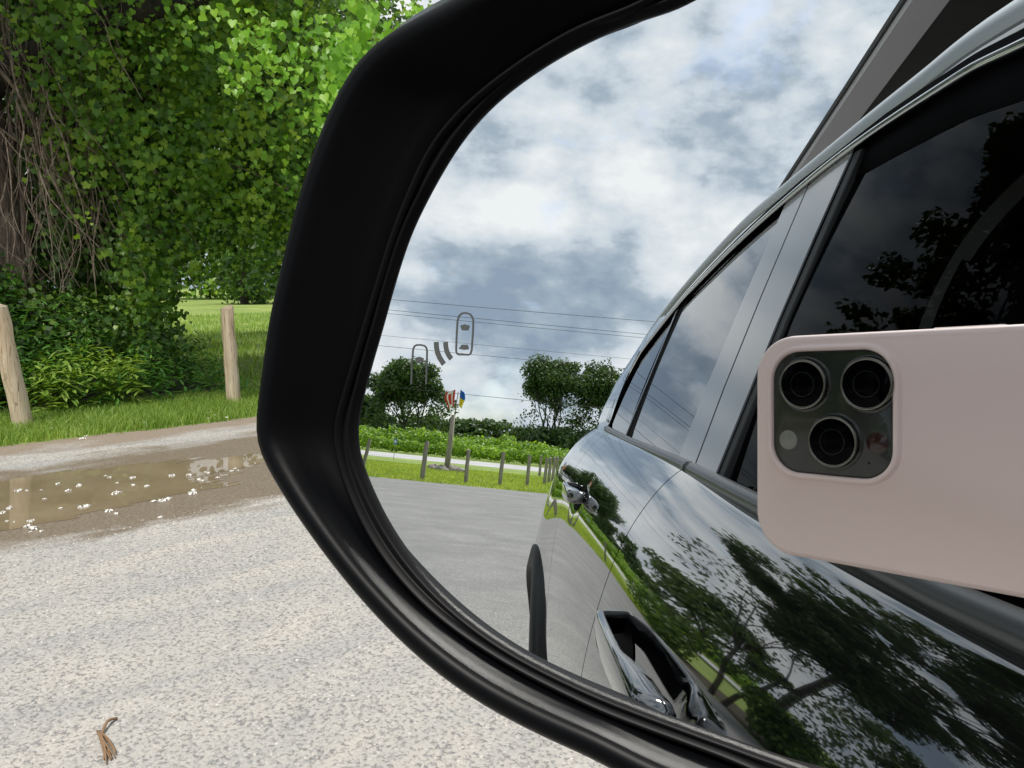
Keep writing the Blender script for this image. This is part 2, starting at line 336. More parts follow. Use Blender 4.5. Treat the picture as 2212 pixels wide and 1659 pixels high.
def skin(Y, s):
    """s = height in the reference section (.26 .. 1.125) -> X, Z"""
    Z = s+(belt(Y)-1.125)*sst(.55, 1.10, s)
    X = float(np.interp(s, zt, Xt))
    X += .30*(belt(Y)-1.125)*sst(.95, 1.125, s)
    X -= .030*math.exp(-((Y+2.75)/.42)**2)*math.exp(-((Z-.72)/.26)**2)       # hip over the rear wheel
    X -= .030*math.exp(-((Y-1.05)/.42)**2)*math.exp(-((Z-.72)/.26)**2)
    X += .012*math.exp(-((Z-.52)/.07)**2)*sst(-2.2, -1.9, Y)*(1-sst(.2, .5, Y))   # low door scallop
    for (hy, hz) in ((-.60, .960), (-1.80, 1.06)):                            # finger cups behind the handles
        X += (.0 if hy > -1 else .004)*math.exp(-((Y-hy)/.085)**2-((Z-hz)/.042)**2)
    if Y < -2.7: X += .22*(-2.7-Y)**2+ .25*max(0, -3.1-Y)
    if Y > .7: X += .10*(Y-.7)**2
    return X, Z
def panel(name, y0, y1, s0=.30, s1=1.125, step=.012, cut=None, mat=M_paint, mirror=False):
    """y0,y1 functions of s; returns a skin panel with folded-in edges"""
    ns = int((s1-s0)/step)+1; ny = int((y1(.9)-y0(.9))/step)+1
    v = []; f = []
    for i in range(ns+1):
        s = s0+(s1-s0)*i/ns; a, b = y0(s), y1(s)
        for j in range(ny+1):
            Y = a+(b-a)*j/ny; X, Z = skin(Y, s); v.append([X, Y, Z])
    W = ny+1
    for i in range(ns):
        for j in range(ny):
            q = (i*W+j, i*W+j+1, (i+1)*W+j+1, (i+1)*W+j)
            if cut:
                c = np.mean([v[k] for k in q], axis=0)
                if cut(c[1], c[2]): continue
            f.append(q)
    # fold the border inward for a shut line with depth
    ring = [j for j in range(W)]+[i*W+ny for i in range(1, ns+1)]+[ns*W+j for j in range(ny-1, -1, -1)]+[i*W for i in range(ns-1, 0, -1)]
    k = len(v)
    for r_ in ring: v.append([v[r_][0]+.02, v[r_][1], v[r_][2]])
    m = len(ring)
    for i in range(m): f.append((ring[i], k+i, k+(i+1) % m, ring[(i+1) % m]))
    if mirror: v = [[2*CXc-x, y, z] for x, y, z in v]; f = [tuple(reversed(q)) for q in f]
    o = mesh(name, v, f, mat, car, True)
    es = o.modifiers.new('e', 'EDGE_SPLIT'); es.split_angle = R(40); return o
CXc = .985
gap_f = lambda s: .50
gap_m = lambda s: -1.015-.045*math.exp(-((s-.72)/.30)**2)+.02*sst(1.0, 1.125, s)
gap_r = lambda s: -2.12-.14*math.exp(-((s-1.08)/.16)**2)+ .42*sst(.95, .55, s)*0+(.26*sst(.9, .5, s) if s < .9 else 0)
WR = (-2.62, .36); WF = (1.05, .36)
cutw = lambda y, z: min((y-WR[0])**2+(z-WR[1])**2, (y-WF[0])**2+(z-WF[1])**2) < .40**2
fd = panel('front_door', lambda s: gap_m(s)+.0025, lambda s: gap_f(s)-.0025)
rd = panel('rear_door', lambda s: gap_r(s)+.0025, lambda s: gap_m(s)-.0025, cut=cutw)
panel('rear_quarter', lambda s: -3.22, lambda s: gap_r(s)-.0025, cut=cutw)
panel('front_fender', lambda s: gap_f(s)+.0025, lambda s: 1.75, cut=cutw, step=.025)
for nm, a, b in (('far_side_panel', -3.22, 1.75),):
    panel(nm, lambda s: a, lambda s: b, cut=cutw, step=.04, mirror=True)
# dark structure behind the shut lines
mb = MB(); mb.box((.19, -3.0, .30), (.20, 1.2, 1.08)); mb.build('inner_sill', M_dark, car)
# upper body side: plane leaning inward
def gx(z): return .175+.35*(z-1.15)
def side(poly, off, th, name, mat, parent, bevel=.002, smooth=False):
    """plate lying on the leaning side; poly in (Y,Z); off = outward offset, th = thickness inward"""
    v = [(gx(z)-off, y, z) for y, z in poly]+[(gx(z)-off+th, y, z) for y, z in poly]; n_ = len(poly)
    f = [tuple(range(n_)), tuple(reversed(range(n_, 2*n_)))]+[(i, n_+i, n_+(i+1) % n_, (i+1) % n_) for i in range(n_)]
    o = mesh(name, v, f, mat, parent, smooth)
    if bevel:
        b = o.modifiers.new('b', 'BEVEL'); b.width = bevel; b.segments = 2; b.limit_method = 'ANGLE'
    return o
def spl(P, n=8):
    P = [np.array(p, float) for p in P]; o = []
    for i in range(len(P)-1):
        a = P[max(i-1, 0)]; b = P[i]; c = P[i+1]; d = P[min(i+2, len(P)-1)]
        for k in range(n):
            t = k/n; o.append(.5*((2*b)+(-a+c)*t+(2*a-5*b+4*c-d)*t*t+(-a+3*b-3*c+d)*t**3))
    o.append(P[-1]); return o
beltT = [(-2.42, 1.272), (-2.32, 1.262), (-1.80, 1.224), (-1.10, 1.180), (-.98, 1.171), (-.75, 1.153), (-.62, 1.143), (-.22, 1.114), (.30, 1.09)]
dloT = [(-2.47, 1.285), (-2.50, 1.36), (-2.42, 1.50), (-2.33, 1.550), (-2.01, 1.624), (-1.716, 1.654), (-1.454, 1.669), (-1.162, 1.670), (-.875, 1.655), (-.587, 1.614), (-.449, 1.582), (-.1, 1.47), (.35, 1.24), (.42, 1.13)]
def zbelt(y): return float(np.interp(y, [p[0] for p in beltT], [p[1] for p in beltT]))
dT = spl(dloT, 6)
def ztop(y):
    pts = [p for p in dT if p[1] > 1.30]; return float(np.interp(y, [p[0] for p in pts], [p[1] for p in pts]))
# body side above the belt, outside the window opening: D pillar and roof side in paint
railT = [(-3.22, 1.16), (-3.12, 1.26), (-3.01, 1.37), (-2.74, 1.505), (-2.41, 1.638), (-1.96, 1.712), (-1.53, 1.741), (-1.22, 1.726), (-.91, 1.702), (-.69, 1.681), (-.48, 1.652), (.0, 1.515), (.5, 1.30), (.78, 1.12)]
rT = spl(railT, 6)
v = []; f = []
ys = np.linspace(-3.16, .72, 140)
def zrail(y): return float(np.interp(y, [p[0] for p in rT], [p[1] for p in rT]))
def inset(y): return .22*max(0, -2.7-y)**2
# painted D-pillar, aft of the opening
v = []; f = []; n1, n2 = 30, 14
for i in range(n1+1):
    y0 = -3.2+(-3.2+2.40)*0; 
    for j in range(n2+1):
        u = i/n1; w_ = j/n2
        yl = -3.20+u*(.80)          # along the belt
        yt = -3.05+u*(.58)
        y = yl+(yt-yl)*w_; zb = belt(y)-.001; zt_ = max(zb+.002, zrail(y)-.004)
        z = zb+(zt_-zb)*w_; x = gx(z)-.012*math.sin(math.pi*min(1, w_))+inset(y)+.0
        if j == 0: x = skin(y, 1.125)[0]; z = skin(y, 1.125)[1]
        v.append((x, y, z))
for i in range(n1):
    for j in range(n2): a = i*(n2+1)+j; f.append((a, a+1, a+n2+2, a+n2+1))
mesh('rear_pillar', v, f, M_paint, car, True)
# black surround of the opening (a recessed frame), everything else sits proud of it
def ring_strip(outer, inner, off0, off1, name, mat, parent, depth=.02):
    v = []; f = []; n_ = len(outer)
    for (a, b) in zip(outer, inner):
        v += [(gx(a[1])-off0+depth, a[0], a[1]), (gx(a[1])-off0, a[0], a[1]), (gx(b[1])-off1, b[0], b[1]), (gx(b[1])-off1+depth, b[0], b[1])]
    for i in range(n_-1):
        for k in range(3): a = i*4+k; f.append((a, a+1, a+5, a+4))
    return mesh(name, v, f, mat, parent, True)
up_ = [p for p in dT]; 
outer = [np.array([p[0]*1.0, p[1]+.035]) for p in up_]; inner = [np.array([p[0], p[1]-.055 if p[1] > 1.33 else p[1]-.02]) for p in up_]
ring_strip(outer, inner, -.006, -.010, 'window_surround', M_rubber, car)
# window moulding along the top of the opening
m1_ = MB(); m1_.tube([(gx(p[1])-.006, p[0], p[1]) for p in dT[1:]], .0055, 8); m1_.build('window_moulding', M_chrome, car, True)
# roof side panel (paint) and silver roof rail
ro = [np.array([p[0], p[1]-.030]) for p in rT]
v = []; f = []
rows = []
for p in rT:
    y, z = p; zl = min(z-.03, ztop(y)+.012) if y > -2.5 else z-.05
    rows.append([(gx(zl)-.004+inset(y), y, zl), (gx(z-.028)-.008+inset(y), y, z-.028), (gx(z)+.02+inset(y), y, z-.002), (gx(z)+.12, y, z+.012), (gx(z)+.40, y*1.0, z+.035), (CXc, y, z+.045)])
W = len(rows[0])
for r_ in rows: v += r_
f = [(i*W+k, i*W+k+1, (i+1)*W+k+1, (i+1)*W+k) for i in range(len(rows)-1) for k in range(W-1)]
nv_ = len(v); v += [(2*CXc-x, y, z) for x, y, z in v]; f += [tuple(reversed([q+nv_ for q in t])) for t in f]
mesh('roof', v, f, M_paint, car, True)
gv = []
for p in dT[6:]:
    if p[1] > 1.42: gv += [(gx(p[1]+.004)-.007, p[0], p[1]+.004), (gx(p[1]+.017)-.0085, p[0]-.002, p[1]+.017)]
mesh('roof_gutter', gv, [(2*i, 2*i+1, 2*i+3, 2*i+2) for i in range(len(gv)//2-1)], M_rubber, car, True)
rl = MB(); pts = [(gx(p[1]), p[0], p[1]) for p in rT if -2.55 < p[0] < .1]
rv = []; rf = []
prof = [(.012, -.036), (-.014, -.035), (-.020, -.031), (-.013, -.008), (-.009, .000), (.002, .003), (.03, .002)]
for (x, y, z) in pts:
    k_ = min(1, (y+2.55)/.35)*.6+.4
    for (a, b) in prof: rv.append((x+a*k_, y, z+b*k_))
nP = len(prof)
for i in range(len(pts)-1):
    for k in range(nP): rf.append((i*nP+k, i*nP+(k+1) % nP, (i+1)*nP+(k+1) % nP, (i+1)*nP+k))
mesh('roof_rail', rv, rf, M_silver, car, True)
# glass
def glass_poly(ya, yb, top, bot, n_=24):
    a = [(y, zbelt(y)-.006+bot) for y in np.linspace(ya[0], yb[0], n_)]; b = [(y, ztop(y)-top) for y in np.linspace(yb[1], ya[1], n_)]
    return a+b
def gplate(poly, off, name, mat, parent):
    n_ = len(poly)//2; a = poly[:n_]; b = poly[n_:][::-1]; v = []; f = []
    for (p, q) in zip(a, b):
        for k in range(9):
            t = k/8; y = p[0]+(q[0]-p[0])*t; z = p[1]+(q[1]-p[1])*t; v.append((gx(z)-off-.006*math.sin(math.pi*t), y, z))
    for i in range(n_-1):
        for k in range(8): c = i*9+k; f.append((c, c+1, c+10, c+9))
    return mesh(name, v, f, mat, parent, True)
fw = gplate(glass_poly((-.815, -.835), (.22, -.35), .035, 0), -.012, 'window', M_glassf, fd)
rw = gplate(glass_poly((-1.79, -1.90), (-1.105, -1.14), .014, 0), -.004, 'window', M_glassr, rd)
qw = gplate(glass_poly((-2.36, -2.30), (-1.93, -2.02), .016, 0), -.004, 'quarter_window', M_glassr, car)
for o in (fw, rw, qw): pass
side([(-1.945, 1.235), (-1.785, 1.222), (-1.895, 1.64), (-2.02, 1.615)], -.003, .012, 'window_divider', M_rubber, rd)
side([(-1.905, 1.225), (-1.888, 1.224), (-1.985, 1.62), (-2.003, 1.615)], .0015, .012, 'divider_strip', M_gloss, rd)
# B-pillar covers, one on each door
side([(-1.105, 1.178), (-.968, 1.168), (-1.000, 1.30), (-1.022, 1.46), (-1.035, 1.668), (-1.15, 1.668), (-1.150, 1.48), (-1.135, 1.315)], .002, .02, 'pillar_cover', M_pillar, rd)
side([(-.962, 1.168), (-.828, 1.158), (-.838, 1.25), (-.852, 1.38), (-.856, 1.51), (-.850, 1.652), (-1.030, 1.664), (-1.017, 1.46), (-.995, 1.30)], .002, .02, 'pillar_cover', M_pillar, fd)
side([(-.826, 1.155), (-.800, 1.152), (-.822, 1.38), (-.822, 1.64), (-.848, 1.645), (-.850, 1.38)], -.001, .02, 'pillar_edge', M_trim if False else M_clad, fd)
# belt moulding
def belt_mould(ya, yb, parent):
    v = []; f = []; P_ = [(.004, .016), (-.004, .0155), (-.010, .008), (-.011, -.002), (-.007, -.011), (.004, -.016)]
    n_ = 60
    for i in range(n_+1):
        y = ya+(yb-ya)*i/n_; z = zbelt(y)-.010; k_ = 1.0
        for a, b in P_: v.append((gx(z)+a-.002, y, z+b*.75*k_))
    m_ = len(P_)
    for i in range(n_):
        for k in range(m_-1): f.append((i*m_+k, i*m_+k+1, (i+1)*m_+k+1, (i+1)*m_+k))
    f += [tuple(range(m_)), tuple(reversed(range(n_*m_, n_*m_+m_)))]
    mesh('belt_moulding', v, f, M_mould, parent, True)
    v = []; f = []
    for i in range(n_+1):
        y = ya+(yb-ya)*i/n_; z = zbelt(y)-.022; v += [(gx(z)-.003, y, z), (gx(z)-.001, y, z-.016)]
    f = [(2*i, 2*i+1, 2*i+3, 2*i+2) for i in range(n_)]
    mesh('belt_seal', v, f, M_rubber, parent, True)
belt_mould(-.985, .30, fd); belt_mould(-2.40, -.991, rd)
# door handles: strap handle standing off the skin
def handle(yc, zc, parent, ln=.125, tilt=.10, pro=.045, rc=None, blk=(.86, .86)):
    x0 = skin(yc, .95)[0]; xs = lambda y: skin(y, zc-(belt(y)-1.125)*sst(.55, 1.10, zc))[0]
    base = min(xs(yc-ln), xs(yc+ln))-.002
    v = []; f = []; n_ = 28; ring = 12
    for i in range(n_+1):
        u = -1+2*i/n_; y = yc+u*ln*1.04
        endk = abs(u)**12
        xo = base-pro*(1-.30*endk)-.004*math.cos(u*1.3)
        th = .0065+.010*sst(.1, .7, u)        # thickness (x)
        ht = .0175-.004*abs(u)**2+.002*(1-endk)
        if (u < -blk[0]) or (u > blk[1]): th = .5*(base+.012-xo); xo_c = xo+th
        else: xo_c = xo+th
        z = zc+tilt*u*ln*-.9
        for k in range(ring):
            a = 2*math.pi*k/ring; c, s_ = math.cos(a), math.sin(a)
            c = math.copysign(abs(c)**.45, c); s_ = math.copysign(abs(s_)**.45, s_)
            sc = 1-.35*max(0, abs(u)-.93)/.07
            v.append((xo_c-th*c*sc, y, z+ht*s_*sc))
    for i in range(n_):
        for k in range(ring): f.append((i*ring+k, i*ring+(k+1) % ring, (i+1)*ring+(k+1) % ring, (i+1)*ring+k))
    f += [tuple(reversed(range(ring))), tuple(n_*ring+k for k in range(ring))]
    mesh('door_handle', v, f, M_chromed, parent, True)
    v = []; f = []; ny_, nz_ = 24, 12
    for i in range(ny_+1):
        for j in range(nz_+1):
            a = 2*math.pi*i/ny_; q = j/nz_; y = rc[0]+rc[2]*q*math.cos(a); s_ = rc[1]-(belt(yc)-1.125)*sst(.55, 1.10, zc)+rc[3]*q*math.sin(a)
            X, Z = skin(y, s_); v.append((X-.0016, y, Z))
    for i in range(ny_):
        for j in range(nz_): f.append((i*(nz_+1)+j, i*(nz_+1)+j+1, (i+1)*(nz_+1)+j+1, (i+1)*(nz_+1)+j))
    mesh('handle_cup_shade', v, f, M_rubber, parent, True)  # flat black patch on the skin stands in for shade in the handle cup
M_chromed = pbr('handle black chrome', (.16, .165, .17), .07, Metallic=1.0, Coat_Weight=1.0)
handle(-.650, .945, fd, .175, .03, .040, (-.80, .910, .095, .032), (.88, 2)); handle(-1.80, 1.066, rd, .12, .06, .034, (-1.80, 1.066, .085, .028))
# wheel arches and wheels
def arch(cy, cz, name):
    v = []; f = []; n_ = 40
    for i in range(n_+1):
        a = math.pi*(-.06+1.12*i/n_); c, s_ = math.cos(a), math.sin(a)
        def P(r, dx):
            y, z = cy+r*c, cz+r*s_; s0 = min(1.12, max(.27, z)); return (skin(y, s0)[0]+dx, y, z)
        x0 = P(.455, 0)[0]
        v += [(x0+.004, cy+.462*c, cz+.462*s_), (x0-.016, cy+.458*c, cz+.458*s_), (x0-.025, cy+.40*c, cz+.40*s_), (x0-.020, cy+.378*c, cz+.378*s_), (x0+.08, cy+.38*c, cz+.38*s_)]
    for i in range(n_):
        for k in range(4): a = i*5+k; f.append((a, a+1, a+6, a+5))
    mesh('wheel_arch', v, f, M_clad, car, True)
def wheel(cy, cz, left=True):
    x0 = .105 if left else 2*CXc-.105; sg = 1 if left else -1
    prof = [(.19, 0.0), (.205, -.0), (.225, .012), (.30, .0), (.335, .02), (.35, .05), (.35, .17), (.33, .20), (.20, .20)]
    n_ = 48; v = []; f = []
    for i in range(n_):
        a = 2*math.pi*i/n_
        for r, x in prof: v.append((x0+sg*x, cy+r*math.cos(a), cz+r*math.sin(a)))
    m_ = len(prof)
    for i in range(n_):
        for k in range(m_-1): f.append((i*m_+k, ((i+1) % n_)*m_+k, ((i+1) % n_)*m_+k+1, i*m_+k+1))
    t = mesh('wheel', v, f, M_tyre, car, True)
    mb = MB()
    for i in range(5):
        for dq in (-.12, .12):
            a = 2*math.pi*i/5+dq; b = 2*math.pi*i/5+dq*.6
            mb.tube([(x0+sg*.03, cy+.03*math.cos(b), cz+.03*math.sin(b)), (x0+sg*.015, cy+.205*math.cos(a), cz+.205*math.sin(a))], .014, 6)
    mb.tube([(x0+sg*.01, cy, cz), (x0+sg*.06, cy, cz)], .045, 20)
    mb.build('rim', M_alloy, t, True)
arch(*WR, 'a'); arch(*WF, 'a')
for l_ in (True, False):
    wheel(WR[0], .352, l_); wheel(WF[0], .352, l_)
# bonnet, screens, bumpers, tailgate
def loft(rows, name, mat, parent=car, smooth=True):
    W = len(rows[0]); v = [p for r_ in rows for p in r_]; f = [(i*W+k, i*W+k+1, (i+1)*W+k+1, (i+1)*W+k) for i in range(len(rows)-1) for k in range(W-1)]
    return mesh(name, v, f, mat, parent, smooth)
def xrow(y, z, xa, crown=.0, yb=0.0, n_=14):
    xb = 2*CXc-xa; return [(xa+(xb-xa)*i/n_, y+yb*4*(i/n_)*(1-i/n_), z+crown*4*(i/n_)*(1-i/n_)) for i in range(n_+1)]
loft([xrow(.78, 1.10, .21, .03, .10), xrow(1.2, 1.045, .21, .05, .12), xrow(1.55, .98, .26, .05, .14), xrow(1.74, .86, .30, .03, .16)], 'bonnet', M_paint)
loft([xrow(-.42, 1.665, .38, .02, .10), xrow(.1, 1.46, .31, .03, .2), xrow(.78, 1.115, .22, .03, .25)], 'windscreen', M_glassr)
loft([xrow(1.74, .86, .30, .0, .16), xrow(1.80, .62, .26, 0, .18), xrow(1.78, .30, .26, 0, .18), xrow(1.5, .25, .26)], 'front_bumper', M_paint)
loft([xrow(-3.02, 1.40, .30, .05, -.10), xrow(-3.16, 1.20, .24, .0, -.14), xrow(-3.24, .95, .22, 0, -.16), xrow(-3.27, .62, .22, 0, -.16)], 'tailgate', M_paint)
loft([xrow(-2.4, 1.66, .38, .05, -.02), xrow(-3.02, 1.395, .30, .05, -.10)], 'rear_screen', M_glassr)
loft([xrow(-3.265, .62, .215, 0, -.16), xrow(-3.30, .45, .20, 0, -.16), xrow(-3.2, .28, .20, 0, -.1)], 'rear_bumper', M_clad)
# cabin: dark tub, seat and pale inner pillar trim seen through the front door glass
mb = MB(); mb.box((.30, -3.0, .55), (1.66, .6, .60)); mb.build('cabin_floor', M_dark, car)
mb = MB(); mb.box((.38, -2.9, 1.58), (1.6, -.2, 1.60)); mb.build('headliner', M_dark, car)
mb = MB(); mb.box((1.55, -2.9, .6), (1.57, .5, 1.58)); mb.box((.40, -1.25, .6), (1.5, -1.2, 1.55)); mb.build('cabin_trim', M_dark, car)
st = MB()
st.tube([(.62, -.55, .75), (.62, -.62, .95), (.62, -.70, 1.22), (.62, -.72, 1.28)], [.20, .22, .19, .12], 14)
o = st.build('seat', M_seat, car, True); o.scale = (1, 1, 1)
mb = MB(); mb.tube([(.62, -.72, 1.26), (.62, -.74, 1.36), (.62, -.74, 1.46), (.62, -.73, 1.50)], [.05, .115, .11, .05], 14); mb.build('headrest', M_seat, o, True)
pt = [(.30, -.60, 1.04), (.32, -.63, 1.16), (.35, -.66, 1.28), (.385, -.67, 1.40), (.42, -.62, 1.50), (.44, -.45, 1.56), (.44, -.20, 1.57)]
v = []; f = []
for i, p in enumerate(spl(pt, 6)): v += [(p[0], p[1]-.018, p[2]), (p[0]-.004, p[1]+.022, p[2]-(.02 if i > 20 else 0))]
f = [(2*i, 2*i+1, 2*i+3, 2*i+2) for i in range(len(v)//2-1)]
mesh('inner_trim', v, f, M_trim, car, True)
# ------------------------------------------------------------------ door mirror (frame: m1 right, m2 up, h toward the lens; metres)
TH = R(24.85); DM = .130
mn = math.sin(TH)*right+math.cos(TH)*fwd; mo = np.array([0, 0, H])+DM*mn
m1 = np.cross(mn, [0, 0, 1]); m1 /= np.linalg.norm(m1); m2 = np.cross(m1, mn)
def MW(a, b, h): return to_car(mo+a/1000*m1+b/1000*m2-h/1000*mn)
GL = [(-31.0,63.1),(-41.4,61.0),(-50.8,58.2),(-58.9,54.6),(-65.9,50.4),(-70.8,46.3),(-74.7,41.9),(-78.2,36.8),(-81.5,31.2),(-84.1,26.2),(-86.1,20.8),(-88.0,14.6),(-90.1,6.9),(-92.3,-0.5),(-94.2,-7.7),(-95.2,-11.9),(-95.5,-14.9),(-94.9,-18.7),(-93.3,-22.3),(-91.0,-26.3),(-87.3,-31.8),(-81.8,-37.9),(-75.1,-43.5),(-66.6,-48.6),(-57.0,-52.6),(-47.7,-55.2),(-39.0,-57.0),(-30.8,-58.2),(-22.9,-59.2),(-15.5,-60.1),(-8.3,-60.9),(20,-63),(60,-63),(82,-57),(94,-42),(99,-15),(100,20),(96,48),(84,64),(60,71),(30,72),(0,69.5)]
RD = [(-36.8,63.6),(-50.1,60.1),(-61.6,55.0),(-72.0,48.4),(-77.1,43.6),(-80.2,39.1),(-83.4,32.5),(-86.5,25.2),(-89.2,16.8),(-92.8,5.3),(-95.9,-5.1),(-98.0,-11.9),(-98.6,-15.9),(-97.5,-20.3),(-94.3,-27.2),(-89.5,-34.4),(-82.5,-41.6),(-74.2,-47.5),(-65.4,-51.7),(-56.0,-55.0),(-46.8,-57.4),(-38.3,-59.2),(-30.1,-60.3),(-22.4,-61.2),(-15.0,-62.2),(20,-65),(62,-65.5),(84,-59),(97,-43),(102,-15),(103,20),(99,50),(86,67),(60,74),(30,75),(0,72)]
TR = [(-72.6,66.9),(-80.0,64.7),(-87.0,62.2),(-91.8,59.2),(-95.3,55.6),(-98.6,50.6),(-101.4,45.0),(-104.0,38.7),(-106.4,32.0),(-108.6,24.1),(-110.8,14.9),(-112.2,9.8),(-113.5,1.0),(-114.7,-9.6),(-115.3,-15.4),(-114.8,-18.4),(-110.2,-25.0),(-105.6,-30.2),(-100.4,-35.2),(-93.6,-41.3),(-85.3,-47.8),(-77.1,-53.2),(-68.7,-57.6),(-59.9,-61.0),(-53.7,-62.7),(-47.1,-64.1),(-36.6,-66.0),(0,-70),(40,-73),(80,-70),(104,-56),(114,-15),(116,25),(110,60),(92,80),(55,88),(10,86),(-30,79),(-55,73)]
def polar(C, n_=220, c0=(0, 4)):
    P = np.array(C, float)-c0; a = np.arctan2(P[:, 1], P[:, 0]); r_ = np.hypot(P[:, 0], P[:, 1]); o = np.argsort(a); a, r_ = a[o], r_[o]
    A = np.concatenate([a-2*math.pi, a, a+2*math.pi]); Rr = np.concatenate([r_]*3)
    # dense smooth resample by x,y spline over angle
    q = np.linspace(-math.pi, math.pi, n_, endpoint=False)
    d = pchip(A, Rr, q); 
    k = np.array([1, 2, 3, 2, 1.])/9; d = sum(np.roll(d, s_)*w_ for s_, w_ in zip((-2, -1, 0, 1, 2), k))
    return np.c_[c0[0]+d*np.cos(q), c0[1]+d*np.sin(q)]
NG = 260
cG, cR, cT = polar(GL, NG), polar(RD, NG), polar(TR, NG)
def off(C, d):
    t = np.roll(C, -1, 0)-np.roll(C, 1, 0); t /= np.linalg.norm(t, axis=1)[:, None]; return C+np.c_[t[:, 1], -t[:, 0]]*d
def mloft(rings, name, mat, parent, capa=None, capb=None, smooth=True):
    v = []; f = []
    for C, h in rings: v += [MW(a, b, h) for a, b in C]
    for i in range(len(rings)-1):
        for k in range(NG): f.append((i*NG+k, i*NG+(k+1) % NG, (i+1)*NG+(k+1) % NG, (i+1)*NG+k))
    if capa: f.append(tuple(reversed(range(NG))))
    if capb: f.append(tuple((len(rings)-1)*NG+k for k in range(NG)))
    return mesh(name, v, f, mat, parent, smooth)
bl = lambda A, B, t: A*(1-t)+B*t
shellbump = lambda C, d: C*1.0+np.c_[np.where(C[:, 1] > 5, -1, -.1)*d*.0, np.clip((C[:, 1]-20)/40, 0, 1)*d]
def grow(C, s, up_=0): return np.c_[C[:, 0]*s, C[:, 1]*s+up_]
cS = polar([(a, b) for a, b in TR], NG)
top_w = np.clip((cT[:, 1]-30)/30, 0, 1)*np.clip((-cT[:, 0]+20)/60+.2, 0, 1)
out1 = off(cT, 1.0); 
def sh_ring(d, dz, s=1.0):
    C = off(cT, .2)*s; return C+np.c_[-top_w*d*.55, top_w*d*.85]
housing = mloft([(sh_ring(0, 0, .995), 4.0), (sh_ring(1.0, 0, 1.0), 1), (sh_ring(7.0, 0, 1.005), -4), (sh_ring(13, 0, 1.01), -11), (sh_ring(17, 0, 1.0), -24), (sh_ring(16, 0, .93), -45), (sh_ring(8, 0, .78), -62), (sh_ring(2, 0, .5), -74), (cT*.15, -78)], 'side_mirror', M_shell, car, capb=True)
mloft([(cG, -2), (off(cG, .0), .3), (off(cG, .35), 1.6), (off(cG, .9), 2.0), (bl(off(cG, .9), off(cR, -.6), .6), 1.2), (off(cR, -.9), 1.6), (off(cR, -.35), 2.9), (off(cR, .25), 3.0), (off(cR, .7), 1.8), (off(cR, .9), 0.0)], 'mirror_bezel', M_bezel, housing)
f3 = off(cR, 1.0)
crest = bl(off(cR, 1.0), off(cT, -5.5), 1.0)
mloft([(off(cR, .7), -.5), (f3, .2), (bl(f3, crest, .25), 1.2), (bl(f3, crest, .5), 3.2), (bl(f3, crest, .75), 5.8), (bl(f3, crest, .92), 8.4), (off(cT, -5.0), 9.4), (off(cT, -3.6), 10.0), (off(cT, -2.0), 9.6), (off(cT, -.8), 8.4), (off(cT, 0.0), 6.4), (off(cT, .15), 4.2), (off(cT, -.6), 3.4), (off(cT, -3), 3.2)], 'mirror_surround', M_plast, housing)
# glass: a flat silvered plate
v = [MW(a, b, 0) for a, b in off(cG, .3)]+[MW(a, b, -2.2) for a, b in off(cG, .3)]
f = [tuple(reversed(range(NG))), tuple(range(NG, 2*NG))]+[(k, (k+1) % NG, NG+(k+1) % NG, NG+k) for k in range(NG)]
mesh('mirror_glass', v, f, M_mirror, housing)
# etched blind-spot symbol: two cars and two arcs
def outline(P, wdt, closed=True):
    P = [np.array(p, float) for p in P]; n_ = len(P); v = []; f = []
    for i, p in enumerate(P):
        a = P[i-1] if (i or closed) else p; b = P[(i+1) % n_] if (i < n_-1 or closed) else p
        t = (b-a)/(np.linalg.norm(b-a)+1e-9); q = np.array([-t[1], t[0]])*wdt/2; v += [p+q, p-q]
    for i in range(n_ if closed else n_-1): j = (i+1) % n_; f.append((2*i, 2*i+1, 2*j+1, 2*j))
    return v, f
sv_, sf_ = [], []
def addf(v, f):
    k = len(sv_); sv_.extend(v); sf_.extend([tuple(i+k for i in q) for q in f])
addf(*outline([(-70.7,10.0),(-69.7,9.75),(-69.2,9.2),(-68.95,8.5),(-68.9,6.5),(-69.0,2.9),(-69.2,2.15),(-69.6,1.95),(-71.8,1.9),(-72.2,2.1),(-72.4,2.6),(-72.45,5.4),(-72.4,8.4),(-72.15,9.3),(-71.6,9.85)], .36))
addf([(-71.75,7.5),(-70.75,7.8),(-69.65,7.55),(-69.95,6.6),(-71.3,6.6)], [(0,1,2,3,4)])
addf([(-71.2,3.85),(-69.95,3.85),(-69.55,3.0),(-70.7,2.85),(-71.85,3.0)], [(0,1,2,3,4)])
addf(*outline([(-82.25,-4.4),(-82.3,0),(-82.2,2.6),(-81.9,3.2),(-81.4,3.45),(-80.5,3.5),(-79.6,3.35),(-79.15,3.0),(-78.95,2.3),(-78.85,-1),(-78.8,-4.2)], .36, False))
addf([(-81.65,.9),(-80.6,1.15),(-79.6,.85),(-79.85,0.05),(-81.4,.05)], [(0,1,2,3,4)])
addf(*outline([(-76.95,4.2),(-76.85,3.2),(-76.6,2.2),(-76.0,1.1),(-75.0,-.1)], 1.05, False))
addf(*outline([(-74.85,4.25),(-74.75,3.4),(-74.5,2.5),(-74.1,1.8),(-73.4,1.0)], 1.0, False))
mesh('blind_spot_symbol', [MW(p[0], p[1], .08) for p in sv_], sf_, M_icon, housing)
# arm from the door to the housing
mb = MB(); A_ = MW(70, -60, -30); mb.tube([A_, A_*.5+np.array([.19, A_[1]+.02, 1.04])*.5, np.array([.22, A_[1]+.03, 1.02])], [.035, .03, .04], 14); mb.build('mirror_arm', M_plast, housing, True)
